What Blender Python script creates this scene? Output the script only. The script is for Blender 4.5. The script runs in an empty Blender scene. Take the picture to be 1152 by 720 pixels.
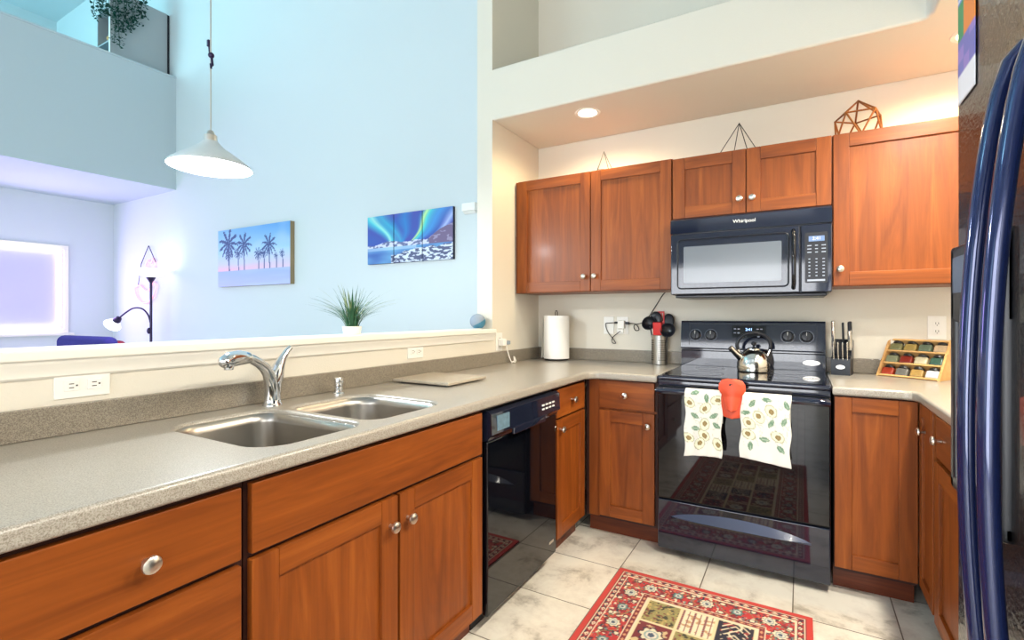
import bpy, bmesh, math, random
from math import sin, cos, pi, radians as R, sqrt, hypot
from mathutils import Vector, Matrix, noise
random.seed(11)
scn = bpy.context.scene
COL = scn.collection

# ------------------------------------------------------------------ camera, light, exposure
cd = bpy.data.cameras.new('camera'); cam = bpy.data.objects.new('camera', cd); COL.objects.link(cam)
cam.location = (1.6954, -3.1904, 1.2288); cam.rotation_euler = (R(90), 0, R(29.362))
cd.sensor_width = 36; cd.lens = 36 * 548.58 / 1152
cd.shift_x = -16.58 / 1152; cd.shift_y = -6.0 / 1152; cd.clip_start = 0.02
scn.camera = cam
vs = scn.view_settings
vs.view_transform = 'Standard'; vs.look = 'None'; vs.gamma = 1; vs.use_curve_mapping = False
vs.exposure = 0.36
w = bpy.data.worlds.new('daylight'); scn.world = w; w.use_nodes = True
w.node_tree.nodes['Background'].inputs[0].default_value = (0.62, 0.80, 1.0, 1)
w.node_tree.nodes['Background'].inputs[1].default_value = 1.0
scn.cycles.max_bounces = 10; scn.cycles.diffuse_bounces = 6; scn.cycles.glossy_bounces = 5
scn.cycles.sample_clamp_indirect = 6

def area(name, loc, rot, sx, sy, power, color, spread=180):
    l = bpy.data.lights.new(name, 'AREA'); l.shape = 'RECTANGLE'; l.size = sx; l.size_y = sy
    l.energy = power; l.color = color; l.spread = R(spread)
    o = bpy.data.objects.new(name, l); o.location = loc; o.rotation_euler = rot; COL.objects.link(o); return o
def point(name, loc, power, color, r=0.03):
    l = bpy.data.lights.new(name, 'POINT'); l.energy = power; l.color = color; l.shadow_soft_size = r
    o = bpy.data.objects.new(name, l); o.location = loc; COL.objects.link(o); return o
def spot(name, loc, power, color, ang=150, blend=.6, r=0.06):
    l = bpy.data.lights.new(name, 'SPOT'); l.energy = power; l.color = color; l.shadow_soft_size = r
    l.spot_size = R(ang); l.spot_blend = blend
    o = bpy.data.objects.new(name, l); o.location = loc; COL.objects.link(o); return o
BACK = (R(90), 0, 0)          # an area light facing +y (daylight coming in through the rear windows)
area('daylight_slider', (0.75, -6.42, 1.1), BACK, 2.3, 2.0, 104, (0.94, 0.96, 1.0))
area('daylight_living_low', (-3.2, -6.42, 1.3), BACK, 3.4, 2.0, 46, (0.64, 0.93, 1.0), 110)
area('daylight_living_high', (-3.6, -6.42, 4.3), BACK, 2.6, 2.2, 5, (0.64, 0.90, 1.0), 110)
area('daylight_kitchen_high', (1.0, -6.42, 4.4), BACK, 1.7, 1.8, 1.5, (0.95, 0.96, 1.0), 100)
area('added_side_fill', (2.70, -5.0, 1.6), (R(90), 0, R(90)), 1.7, 1.2, 24, (1.0, .97, .91))  # fill from an unseen side window, added to light the half wall
area('daylight_loft', (-7.1, -6.42, 4.7), BACK, 2.6, 1.5, 190, (0.46, 0.90, 1.0))

# ------------------------------------------------------------------ materials
def sl(c): return tuple(((v / 255) / 12.92 if v / 255 <= .04045 else ((v / 255 + .055) / 1.055) ** 2.4) for v in c)
def mat(name, rgb, rough=.5, metal=0, coat=0, emit=None, es=0, spec=.5, trans=0, ior=1.45, var=0, vscale=6, bump=0, bscale=200, alpha=1):
    m = bpy.data.materials.new(name); m.use_nodes = True; nt = m.node_tree; b = nt.nodes['Principled BSDF']
    c = sl(rgb) + (1,)
    b.inputs['Base Color'].default_value = c; b.inputs['Roughness'].default_value = rough
    b.inputs['Metallic'].default_value = metal; b.inputs['Coat Weight'].default_value = coat; b.inputs['Coat Roughness'].default_value = .05
    b.inputs['Specular IOR Level'].default_value = spec; b.inputs['Transmission Weight'].default_value = trans; b.inputs['IOR'].default_value = ior
    b.inputs['Alpha'].default_value = alpha
    if emit: b.inputs['Emission Color'].default_value = sl(emit) + (1,); b.inputs['Emission Strength'].default_value = es
    tc = nt.nodes.new('ShaderNodeTexCoord')
    if var:
        n = nt.nodes.new('ShaderNodeTexNoise'); n.inputs['Scale'].default_value = vscale; n.inputs['Detail'].default_value = 4
        nt.links.new(tc.outputs['Object'], n.inputs['Vector'])
        h = nt.nodes.new('ShaderNodeHueSaturation'); h.inputs['Color'].default_value = c
        mr = nt.nodes.new('ShaderNodeMapRange'); mr.inputs[3].default_value = 1 - var; mr.inputs[4].default_value = 1 + var
        nt.links.new(n.outputs['Fac'], mr.inputs[0]); nt.links.new(mr.outputs[0], h.inputs['Value']); nt.links.new(h.outputs[0], b.inputs['Base Color'])
    if bump:
        n2 = nt.nodes.new('ShaderNodeTexNoise'); n2.inputs['Scale'].default_value = bscale; n2.inputs['Detail'].default_value = 3
        nt.links.new(tc.outputs['Object'], n2.inputs['Vector'])
        bp = nt.nodes.new('ShaderNodeBump'); bp.inputs['Strength'].default_value = bump; bp.inputs['Distance'].default_value = .003
        nt.links.new(n2.outputs['Fac'], bp.inputs['Height']); nt.links.new(bp.outputs[0], b.inputs['Normal'])
    return m
def wood(name, axis, cols, rough=.42, coat=.04, sc=1.0):
    m = bpy.data.materials.new(name); m.use_nodes = True; nt = m.node_tree; N = nt.nodes; L = nt.links; b = N['Principled BSDF']
    tc = N.new('ShaderNodeTexCoord'); oi = N.new('ShaderNodeObjectInfo')
    mul = N.new('ShaderNodeVectorMath'); mul.operation = 'SCALE'; mul.inputs[0].default_value = (7.3, 5.1, 9.7)
    L.new(oi.outputs['Random'], mul.inputs['Scale'])
    ad = N.new('ShaderNodeVectorMath'); L.new(tc.outputs['Object'], ad.inputs[0]); L.new(mul.outputs[0], ad.inputs[1])
    mp = N.new('ShaderNodeMapping'); s = [16 * sc] * 3; s[axis] = 1.3 * sc; mp.inputs['Scale'].default_value = s
    L.new(ad.outputs[0], mp.inputs[0])
    n = N.new('ShaderNodeTexNoise'); n.inputs['Scale'].default_value = 1.0; n.inputs['Detail'].default_value = 7; n.inputs['Roughness'].default_value = .6; n.inputs['Distortion'].default_value = 1.2
    L.new(mp.outputs[0], n.inputs['Vector'])
    mp2 = N.new('ShaderNodeMapping'); s2 = [160 * sc] * 3; s2[axis] = 4 * sc; mp2.inputs['Scale'].default_value = s2; L.new(ad.outputs[0], mp2.inputs[0])
    n2 = N.new('ShaderNodeTexNoise'); n2.inputs['Scale'].default_value = 1.0; n2.inputs['Detail'].default_value = 3; L.new(mp2.outputs[0], n2.inputs['Vector'])
    mx = N.new('ShaderNodeMath'); mx.operation = 'MULTIPLY_ADD'; mx.inputs[1].default_value = .13; L.new(n2.outputs['Fac'], mx.inputs[0])
    m8 = N.new('ShaderNodeMath'); m8.operation = 'MULTIPLY'; m8.inputs[1].default_value = .8; L.new(n.outputs['Fac'], m8.inputs[0]); L.new(m8.outputs[0], mx.inputs[2])
    cr = N.new('ShaderNodeValToRGB'); e = cr.color_ramp.elements
    e[0].position = .30; e[0].color = sl(cols[0]) + (1,); e[1].position = .70; e[1].color = sl(cols[2]) + (1,)
    k = e.new(.5); k.color = sl(cols[1]) + (1,)
    L.new(mx.outputs[0], cr.inputs[0]); L.new(cr.outputs[0], b.inputs['Base Color'])
    b.inputs['Roughness'].default_value = rough; b.inputs['Specular IOR Level'].default_value = .34; b.inputs['Coat Weight'].default_value = coat; b.inputs['Coat Roughness'].default_value = .15
    return m
def speckle(name, c0, c1, c2, rough=.3):
    m = bpy.data.materials.new(name); m.use_nodes = True; nt = m.node_tree; N = nt.nodes; L = nt.links; b = N['Principled BSDF']
    tc = N.new('ShaderNodeTexCoord')
    n = N.new('ShaderNodeTexNoise'); n.inputs['Scale'].default_value = 420; n.inputs['Detail'].default_value = 2; L.new(tc.outputs['Object'], n.inputs['Vector'])
    cr = N.new('ShaderNodeValToRGB'); e = cr.color_ramp.elements
    e[0].position = .36; e[0].color = sl(c0) + (1,); e[1].position = .64; e[1].color = sl(c2) + (1,); k = e.new(.5); k.color = sl(c1) + (1,)
    L.new(n.outputs['Fac'], cr.inputs[0]); L.new(cr.outputs[0], b.inputs['Base Color'])
    b.inputs['Roughness'].default_value = rough; b.inputs['Coat Weight'].default_value = .15; b.inputs['Coat Roughness'].default_value = .12
    return m
def painted(name, rough=.9, sheen=0):
    m = bpy.data.materials.new(name); m.use_nodes = True; nt = m.node_tree; b = nt.nodes['Principled BSDF']
    a = nt.nodes.new('ShaderNodeAttribute'); a.attribute_name = 'paint'
    nt.links.new(a.outputs['Color'], b.inputs['Base Color']); b.inputs['Roughness'].default_value = rough
    b.inputs['Sheen Weight'].default_value = sheen
    return m
def tile_mat():
    m = bpy.data.materials.new('stone_tile'); m.use_nodes = True; nt = m.node_tree; N = nt.nodes; L = nt.links; b = N['Principled BSDF']
    tc = N.new('ShaderNodeTexCoord'); mp = N.new('ShaderNodeMapping')
    T = .3675; mp.inputs['Location'].default_value = (-.93 / T, .92 / T, 0); mp.inputs['Scale'].default_value = (1 / T, 1 / T, 0)
    L.new(tc.outputs['Object'], mp.inputs[0])
    fr = N.new('ShaderNodeVectorMath'); fr.operation = 'FRACTION'; L.new(mp.outputs[0], fr.inputs[0])
    fl = N.new('ShaderNodeVectorMath'); fl.operation = 'FLOOR'; L.new(mp.outputs[0], fl.inputs[0])
    sx = N.new('ShaderNodeSeparateXYZ'); L.new(fr.outputs[0], sx.inputs[0])
    def math_(op, a, bb):
        n = N.new('ShaderNodeMath'); n.operation = op
        for i, v in enumerate((a, bb)):
            if v is None: continue
            if isinstance(v, (int, float)): n.inputs[i].default_value = v
            else: L.new(v, n.inputs[i])
        return n.outputs[0]
    d = []
    for ch in (0, 1):
        d.append(math_('MINIMUM', sx.outputs[ch], math_('SUBTRACT', 1.0, sx.outputs[ch])))
    dm = math_('MINIMUM', d[0], d[1]); gr = math_('LESS_THAN', dm, .0065)
    wn = N.new('ShaderNodeTexWhiteNoise'); L.new(fl.outputs[0], wn.inputs['Vector'])
    sc = N.new('ShaderNodeVectorMath'); sc.operation = 'SCALE'; sc.inputs['Scale'].default_value = 9.0; L.new(wn.outputs['Color'], sc.inputs[0])
    ad = N.new('ShaderNodeVectorMath'); L.new(tc.outputs['Object'], ad.inputs[0]); L.new(sc.outputs[0], ad.inputs[1])
    n = N.new('ShaderNodeTexNoise'); n.inputs['Scale'].default_value = 5; n.inputs['Detail'].default_value = 8; n.inputs['Roughness'].default_value = .68; n.inputs['Distortion'].default_value = .25
    L.new(ad.outputs[0], n.inputs['Vector'])
    cr = N.new('ShaderNodeValToRGB'); e = cr.color_ramp.elements
    e[0].position = .34; e[0].color = sl((172, 162, 146)) + (1,); e[1].position = .58; e[1].color = sl((232, 225, 210)) + (1,)
    k = e.new(.45); k.color = sl((218, 209, 194)) + (1,)
    L.new(n.outputs['Fac'], cr.inputs[0])
    mx = N.new('ShaderNodeMix'); mx.data_type = 'RGBA'; L.new(gr, mx.inputs[0]); L.new(cr.outputs[0], mx.inputs[6]); mx.inputs[7].default_value = sl((112, 100, 84)) + (1,)
    L.new(mx.outputs[2], b.inputs['Base Color']); b.inputs['Roughness'].default_value = .32
    return m
CH = [(108, 51, 13), (136, 69, 20), (160, 88, 30)]
M = dict(
    wall=mat('cream_paint', (220, 214, 200), .75, bump=.25, bscale=170),
    wall_cool=mat('white_paint', (206, 214, 216), .8, bump=.15, bscale=150),
    trim=mat('white_trim', (236, 232, 222), .35),
    tile=tile_mat(),
    carpet=mat('carpet', (176, 168, 158), .95, var=.1, vscale=60),
    wv=wood('cherry_vertical', 2, CH), wx=wood('cherry_along_x', 0, CH), wy=wood('cherry_along_y', 1, CH),
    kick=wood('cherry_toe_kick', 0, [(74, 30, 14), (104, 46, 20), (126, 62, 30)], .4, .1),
    gap_shade=mat('cabinet_gap_shade', (52, 20, 10), .6),  # dark carcass colour stands in for the shadow lines between doors
    nickel=mat('brushed_nickel', (214, 208, 198), .28, 1),
    steel=mat('brushed_steel', (176, 172, 166), .32, 1, var=.06, vscale=30),
    chrome=mat('chrome', (225, 228, 232), .06, 1),
    ss=mat('polished_steel', (226, 222, 214), .12, 1),
    counter=speckle('laminate', (134, 126, 114), (160, 153, 142), (174, 168, 157), .28),
    splash_shaded=speckle('laminate_splash_shaded', (106, 98, 86), (130, 121, 107), (150, 141, 126)),  # same laminate as the counter, darkened for the shaded upright face
    black=mat('black_gloss_blue_sheen', (25, 30, 46), .06, 0, .6),  # blue reflected from the room is mixed into the black base
    glass_black=mat('black_glass', (8, 10, 16), .03, 0, .25, spec=.45),
    black_satin=mat('black_satin', (24, 26, 33), .3),
    fridge_tex=mat('black_textured_door', (22, 22, 25), .22, 0, .4, bump=.5, bscale=140),
    fridge_h=mat('handle_blue_sheen', (30, 42, 86), .12, .35, .8),  # navy base stands in for the room's blue reflection on the handles
    micro_win=mat('microwave_mesh', (104, 110, 118), .14, 0, .6, var=.05, vscale=3),
    plastic=mat('white_plastic', (236, 234, 228), .35), slot=mat('slot_dark', (40, 38, 36), .6),
    paper=mat('paper_towel', (244, 242, 236), .95, bump=.4, bscale=90),
    red=mat('red_silicone', (204, 32, 26), .4), orange=mat('orange_silicone', (214, 80, 50), .5, bump=.3, bscale=60),
    dark=mat('dark_plastic', (22, 24, 32), .35), wire=mat('black_wire', (30, 26, 24), .5),
    copper=mat('copper_wire', (140, 84, 38), .4, .5),
    bamboo=wood('bamboo', 0, [(196, 146, 88), (216, 170, 110), (230, 190, 132)], .45, .05),
    led=mat('clock_led', (20, 20, 30), .3, emit=(150, 190, 255), es=3.0),
    led_strip=mat('neon_strip', (255, 255, 255), .4, emit=(240, 205, 255), es=3.6),
    led_warm=mat('neon_strip_warm', (255, 255, 255), .4, emit=(255, 246, 190), es=3.6),
    pane=mat('daylit_blind', (176, 176, 198), .5, emit=(205, 205, 235), es=.15),
    skyglow=mat('daylight_pane', (240, 245, 255), .3, emit=(205, 228, 255), es=.3),
    neon_pink=mat('pink_neon', (255, 200, 210), .4, emit=(255, 140, 160), es=.45),
    bulb=mat('lit_bulb', (255, 255, 255), .4, emit=(255, 252, 246), es=14.0),
    bulb_warm=mat('lit_downlight', (255, 255, 255), .4, emit=(255, 240, 205), es=10.0),
    bowl=mat('lit_glass_bowl', (255, 255, 255), .4, emit=(246, 246, 255), es=.75),
    shade=mat('white_enamel', (204, 212, 214), .35),
    navy=mat('navy_fabric', (34, 26, 110), .85, bump=.3, bscale=80), maroon=mat('red_fabric', (130, 28, 60), .8),
    purple_metal=mat('dark_metal', (50, 38, 70), .35, .4),
    leaf=mat('ivy_leaf', (16, 74, 62), .5, var=.5, vscale=20), grass=mat('grass_blade', (44, 92, 62), .5, var=.5, vscale=40),
    grass_pale=mat('grass_blade_pale', (150, 158, 110), .5, var=.3, vscale=40),
    board=speckle('stone_board', (150, 138, 120), (176, 164, 146), (196, 186, 168)),
    grey_cloth=mat('grey_fabric', (140, 152, 166), .9), blue_cloth=mat('blue_fabric', (66, 120, 146), .8),
    locker=mat('grey_laminate', (168, 176, 180), .5), locker_edge=mat('white_edge', (238, 240, 240), .5),
    paint_rug=painted('woven_rug', .95, .2), paint_pic=painted('canvas_print', .6), paint_towel=painted('printed_cotton', .9, .2), paint_cal=painted('printed_paper', .6),
    canvas_edge=mat('canvas_edge', (146, 130, 98), .8), canvas_dark=mat('canvas_edge_dark', (26, 26, 46), .7),
    jar=mat('clear_jar', (235, 240, 240), .08, trans=.6), lid=mat('black_lid', (36, 34, 32), .4),
)

# ------------------------------------------------------------------ geometry helpers
class G:
    def __init__(s): s.V = []; s.F = []; s.MI = []
    def add(s, vs_, fs, mi=0):
        n = len(s.V); s.V += [tuple(v) for v in vs_]; s.F += [tuple(i + n for i in f) for f in fs]; s.MI += [mi] * len(fs); return s
    def addbm(s, bm, mi=0):
        bm.verts.index_update(); s.add([v.co[:] for v in bm.verts], [[v.index for v in f.verts] for f in bm.faces], mi); bm.free(); return s
    def box(s, a, b, bev=0, mi=0, seg=2, mtx=None):
        lo = [min(a[i], b[i]) for i in range(3)]; hi = [max(a[i], b[i]) for i in range(3)]
        bm = bmesh.new()
        bmesh.ops.create_cube(bm, size=1, matrix=Matrix.Translation([(lo[i] + hi[i]) / 2 for i in range(3)]) @ Matrix.Diagonal([hi[i] - lo[i] for i in range(3)] + [1]))
        if bev:
            bev = min(bev, .49 * min(hi[i] - lo[i] for i in range(3)))
            bmesh.ops.bevel(bm, geom=bm.edges[:], offset=bev, segments=seg, profile=.5, affect='EDGES')
        if mtx: bmesh.ops.transform(bm, matrix=mtx, verts=bm.verts[:])
        return s.addbm(bm, mi)
    def tube(s, pts, r, n=10, mi=0, closed=False, flat=1.0):
        pts = [Vector(p) for p in pts]; m = len(pts); rs = r if isinstance(r, (list, tuple)) else [r] * m
        vs_ = []; up = None
        for i, p in enumerate(pts):
            if closed: t = pts[(i + 1) % m] - pts[i - 1]
            else: t = pts[min(i + 1, m - 1)] - pts[max(i - 1, 0)]
            t.normalize()
            if up is None:
                up = Vector((0, 0, 1)) if abs(t.z) < .9 else Vector((1, 0, 0))
            u = up - t * up.dot(t)
            if u.length < 1e-6: u = t.orthogonal()
            u.normalize(); up = u; v = t.cross(u)
            for k in range(n):
                a = 2 * pi * k / n; vs_.append(p + (u * cos(a) * flat + v * sin(a)) * rs[i])
        fs = []
        for i in range(m if closed else m - 1):
            j = (i + 1) % m
            for k in range(n): fs.append((i * n + k, i * n + (k + 1) % n, j * n + (k + 1) % n, j * n + k))
        if not closed: fs += [tuple(reversed(range(n))), tuple(range((m - 1) * n, m * n))]
        return s.add(vs_, fs, mi)
    def cyl(s, a, b, r, r2=None, n=24, mi=0): return s.tube([a, b], [r, r if r2 is None else r2], n, mi)
    def lathe(s, prof, c=(0, 0, 0), n=32, mi=0, mtx=None, cap=True):
        if prof[0] == prof[-1]: cap = False
        vs_ = []; fs = []; m = len(prof)
        for (r, z) in prof:
            for k in range(n):
                a = 2 * pi * k / n; v = Vector((r * cos(a), r * sin(a), z))
                if mtx: v = mtx @ v
                vs_.append(v + Vector(c))
        for i in range(m - 1):
            for k in range(n):
                fs.append((i * n + k, i * n + (k + 1) % n, (i + 1) * n + (k + 1) % n, (i + 1) * n + k))
        if cap and prof[0][0] > 1e-5: fs.append(tuple(reversed(range(n))))
        if cap and prof[-1][0] > 1e-5: fs.append(tuple(range((m - 1) * n, m * n)))
        return s.add(vs_, fs, mi)
    def prism(s, poly, f0, f1, mi=0):
        # poly: list of 2d points; f0, f1: functions mapping a 2d point to 3d for both ends
        n = len(poly); vs_ = [f0(p) for p in poly] + [f1(p) for p in poly]
        fs = [tuple(range(n)), tuple(reversed(range(n, 2 * n)))] + [(i, i + n, (i + 1) % n + n, (i + 1) % n) for i in range(n)]
        return s.add(vs_, fs, mi)
    def ball(s, c, r, mi=0, sc=(1, 1, 1), seg=24):
        bm = bmesh.new(); bmesh.ops.create_uvsphere(bm, u_segments=seg, v_segments=seg // 2, radius=r, matrix=Matrix.Translation(c) @ Matrix.Diagonal(list(sc) + [1])); return s.addbm(bm, mi)
    def grid(s, nu, nv, fn, mi=0):
        vs_ = [fn(i / (nu - 1), j / (nv - 1)) for j in range(nv) for i in range(nu)]
        fs = [(j * nu + i, j * nu + i + 1, (j + 1) * nu + i + 1, (j + 1) * nu + i) for j in range(nv - 1) for i in range(nu - 1)]
        return s.add(vs_, fs, mi)
def origin(o):
    v = Vector((0, 0, 0))
    while o: v += o.location; o = o.parent
    return v
def mesh_obj(name, g, mats, parent=None, base=None, smooth=True, ang=35, local=False):
    if not isinstance(mats, (list, tuple)): mats = [mats]
    me = bpy.data.meshes.new(name); V = g.V
    org = Vector((0, 0, 0))
    if parent is not None:
        if not local: org = origin(parent)
    elif base is not None: org = Vector(base)
    if org.length: V = [(v[0] - org.x, v[1] - org.y, v[2] - org.z) for v in V]
    me.from_pydata(V, [], g.F)
    for m in mats: me.materials.append(m)
    me.polygons.foreach_set('material_index', g.MI)
    bm = bmesh.new(); bm.from_mesh(me); bmesh.ops.recalc_face_normals(bm, faces=bm.faces[:]); bm.to_mesh(me); bm.free()
    if smooth:
        me.polygons.foreach_set('use_smooth', [True] * len(me.polygons)); me.set_sharp_from_angle(angle=R(ang))
    o = bpy.data.objects.new(name, me); COL.objects.link(o)
    if smooth and len(me.polygons) < 20000:
        wn_ = o.modifiers.new('even_shading', 'WEIGHTED_NORMAL'); wn_.keep_sharp = True
    if parent is not None: o.parent = parent
    elif base is not None: o.location = base
    return o
def tag(o, label, cat, group=None):
    o['label'] = label; o['category'] = cat
    if group: o['group'] = group
    return o
def thing(name, label, cat, loc=(0, 0, 0), group=None, rz=0):
    o = bpy.data.objects.new(name, None); o.location = loc; o.rotation_euler = (0, 0, rz); o.empty_display_size = .1; COL.objects.link(o)
    return tag(o, label, cat, group)
M_LOFT = mat('loft_grey', (186, 200, 206), .8, bump=.15, bscale=150)  # loft and its cap trim in a darker, greyer tone than the walls
def struct(name, g, m, smooth=False):
    o = mesh_obj(name, g, m, smooth=smooth); o['kind'] = 'structure'; return o
def copy_tree(o, parent=None):
    c = o.copy(); COL.objects.link(c)
    if parent is not None: c.parent = parent
    for ch in list(o.children): copy_tree(ch, c)
    return c
def paint(o, fn):
    me = o.data; a = me.color_attributes.new('paint', 'FLOAT_COLOR', 'POINT')
    buf = []
    for v in me.vertices: buf += list(sl(fn(v.co))) + [1.0]
    a.data.foreach_set('color', buf)
def text(name, body, size, m, parent, mtx, depth=.0008):
    cu = bpy.data.curves.new(name, 'FONT'); cu.body = body; cu.size = size; cu.extrude = depth; cu.align_x = 'CENTER'; cu.align_y = 'CENTER'
    tmp = bpy.data.objects.new('tmp', cu); COL.objects.link(tmp); bpy.context.view_layer.update()
    me = bpy.data.meshes.new_from_object(tmp.evaluated_get(bpy.context.evaluated_depsgraph_get()))
    bpy.data.objects.remove(tmp); me.materials.clear(); me.materials.append(m); me.name = name
    me.transform(Matrix.Translation(-origin(parent)) @ mtx)
    o = bpy.data.objects.new(name, me); COL.objects.link(o); o.parent = parent; return o
FRONT = Matrix.Rotation(R(90), 4, 'X')                       # text facing -y
def at_front(x, y, z): return Matrix.Translation((x, y, z)) @ FRONT
def lerp(a, b, t): return tuple(a[i] + (b[i] - a[i]) * t for i in range(3))

# ------------------------------------------------------------------ the room
ZC = 6.03
struct('floor', G().box((-9, -6.6, -.12), (2.9, .14, 0)), M['tile'])
struct('wall_back', G().box((-.057, 0, 0), (2.9, .14, ZC)), M['wall'])
struct('wall_far', G().box((-9.1, 0, 0), (-.0575, .14, ZC)), M['wall_cool'])
struct('ceiling', G().box((-9.1, -6.6, ZC), (2.9, .14, ZC + .1)), M['wall_cool'])
struct('wall_right', G().box((2.77, -4.1, 0), (2.9, 0, ZC)).box((2.77, -6.6, 0), (2.9, -5.9, ZC)).box((2.77, -5.9, 0), (2.9, -4.1, .95)).box((2.77, -5.9, 2.25), (2.9, -4.1, ZC)), M['wall'])
# rear wall behind the camera: boxes left around its openings
g = G()
g.box((-9.1, -6.6, 0), (-4.9, -6.5, 3.9)).box((-4.9, -6.6, 0), (-1.5, -6.5, .3)).box((-4.9, -6.6, 2.3), (-1.5, -6.5, 3.2)).box((-1.5, -6.6, 0), (-.4, -6.5, 3.2))
g.box((-.4, -6.6, 2.1), (1.9, -6.5, 3.5)).box((1.9, -6.6, 0), (2.9, -6.5, ZC)).box((-4.9, -6.6, 5.4), (1.9, -6.5, ZC)).box((-.4, -6.6, 3.2), (.1, -6.5, 5.4))
g.box((-9.1, -6.6, 5.45), (-4.9, -6.5, ZC)).box((-9.1, -6.6, 3.9), (-8.4, -6.5, 5.45)).box((-5.8, -6.6, 3.9), (-4.9, -6.5, 5.45))
struct('wall_rear', g, M['wall_cool'])
struct('wall_loft', G().box((-9.1, -6.5, 3.08), (-8.95, 0, ZC)), M['wall_cool'])
struct('wall_living', G().box((-7.05, -6.5, 0), (-6.9, 0, 2.80)), M['wall_cool'])
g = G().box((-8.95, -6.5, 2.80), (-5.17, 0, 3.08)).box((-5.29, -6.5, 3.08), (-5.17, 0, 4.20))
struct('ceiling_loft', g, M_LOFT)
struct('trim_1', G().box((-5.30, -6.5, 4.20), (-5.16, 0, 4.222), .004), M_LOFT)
# half wall beside the sink, pier and soffit with the plant shelf above
struct('wall_left', G().box((-.115, -4.2, 0), (0, -.62, 1.112)), M['wall'])
struct('wall_pier', G().box((-.115, -.62, 0), (0, 0, ZC)), M['wall'])
g = G().box((-.145, -4.2, 1.112), (.036, -.622, 1.140), .006, seg=3)
struct('trim_2', g, M['trim'], True)
g = G().prism([(0, 1.112), (.026, 1.112), (.024, 1.10), (.014, 1.088), (.012, 1.070), (.005, 1.064), (0, 1.064)], lambda p: (p[0], -4.2, p[1]), lambda p: (p[0], -.622, p[1]))
struct('trim_3', g, M['trim'], True)
def slab(poly, z0, z1, bev, seg=3, holes=(), bottom=True):
    bm = bmesh.new()
    for lp in [poly] + list(holes):
        vv = [bm.verts.new((p[0], p[1], z1)) for p in lp]
        for i in range(len(vv)): bm.edges.new((vv[i], vv[(i + 1) % len(vv)]))
    bmesh.ops.triangle_fill(bm, use_beauty=True, use_dissolve=False, edges=bm.edges[:], normal=(0, 0, 1))
    r = bmesh.ops.extrude_face_region(bm, geom=bm.faces[:])
    vv = [e for e in r['geom'] if isinstance(e, bmesh.types.BMVert)]
    bmesh.ops.translate(bm, verts=vv, vec=(0, 0, z0 - z1))
    bmesh.ops.recalc_face_normals(bm, faces=bm.faces[:])
    if bev:
        es = [e for e in bm.edges if len(e.link_faces) == 2 and e.calc_face_angle(0) > R(60) and all(abs(v.co.z - z1) < 1e-5 or abs(v.co.z - z0) < 1e-5 for v in e.verts) and abs(e.verts[0].co.z - e.verts[1].co.z) < 1e-5]
        bmesh.ops.bevel(bm, geom=es, offset=bev, segments=seg, profile=.5, affect='EDGES')
    return G().addbm(bm)
sof = [(0, -.001), (0, -.62), (2.12, -.62), (2.145, -.627), (2.16, -.66), (2.16, -4.2), (2.769, -4.2), (2.769, -.001)]
struct('wall_header', slab(sof, 2.451, 2.775, .012), M['wall'], True)

# windows of the rear wall and the living room
def window(name, x0, x1, z0, z1, bars):
    fr = G(); t = .05
    for a, b in (((x0, z0), (x1, z0 + t)), ((x0, z1 - t), (x1, z1)), ((x0, z0 + t + .0001), (x0 + t, z1 - t - .0001)), ((x1 - t, z0 + t + .0001), (x1, z1 - t - .0001))):
        fr.box((a[0], -6.58, a[1]), (b[0], -6.5, b[1]), .004)
    for xb in bars: fr.box((xb - .02, -6.57, z0), (xb + .02, -6.51, z1), .004)
    o = struct(name, fr, M['trim'], True)
    p = mesh_obj('pane', G().box((x0 + t, -6.56, z0 + t), (x1 - t, -6.55, z1 - t)), M['skyglow'], o); return o
window('window_2', -4.9, -1.5, .3, 2.3, (-3.2,))
window('window_3', -4.9, -.4, 3.2, 5.4, (-3.4, -1.9))
window('window_4', .1, 1.9, 3.5, 5.4, (1.0,))
g = G()
for a, b in (((-5.9, .95), (-4.1, 1.0)), ((-5.9, 2.2), (-4.1, 2.25)), ((-5.9, .95), (-5.85, 2.25)), ((-4.15, .95), (-4.1, 2.25)), ((-5.03, .95), (-4.97, 2.25))): g.box((2.775, a[0], a[1]), (2.84, b[0], b[1]), .004)
o = struct('window_added', g, M['trim'], True); mesh_obj('pane', G().box((2.80, -5.85, 1.0), (2.81, -4.15, 2.2)), M['skyglow'], o)  # unseen window added in the right wall to go with the side fill
window('window_5', -8.4, -5.8, 3.9, 5.45, (-7.1,))
o = window('door_1', -.4, 1.9, 0, 2.1, (.75,))
bl = thing('vertical_blind', 'white vertical blind hanging over the sliding glass door behind the camera', 'blind', (.75, -6.45, 0))
mesh_obj('headrail', G().box((-.4, -6.48, 2.04), (1.9, -6.41, 2.09), .005), M['plastic'], bl)
sg = G()
for i in range(26):
    x = -.36 + i * .089; sg.box((-.04, -.001, .04), (.04, .001, 2.03), mtx=Matrix.Translation((x, -6.445, 0)) @ Matrix.Rotation(R(50), 4, 'Z'))
mesh_obj('slats', sg, M['plastic'], bl)
# living room window (lit neon strip around a pale blind)
x = -6.9; fr = G()
for a, b in (((-1.75, .985), (-.50, 1.035)), ((-1.75, 2.10), (-.50, 2.15)), ((-1.75, 1.0351), (-1.70, 2.0999)), ((-.55, 1.0351), (-.50, 2.0999))):
    fr.box((x, a[0], a[1]), (x + .03, b[0], b[1]), .004)
fr.box((x, -1.80, .955), (x + .06, -.45, .985), .005)
o = struct('window_1', fr, M['trim'], True)
mesh_obj('pane', G().box((x + .004, -1.70, 1.035), (x + .012, -.55, 2.10)), M['pane'], o)

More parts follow.
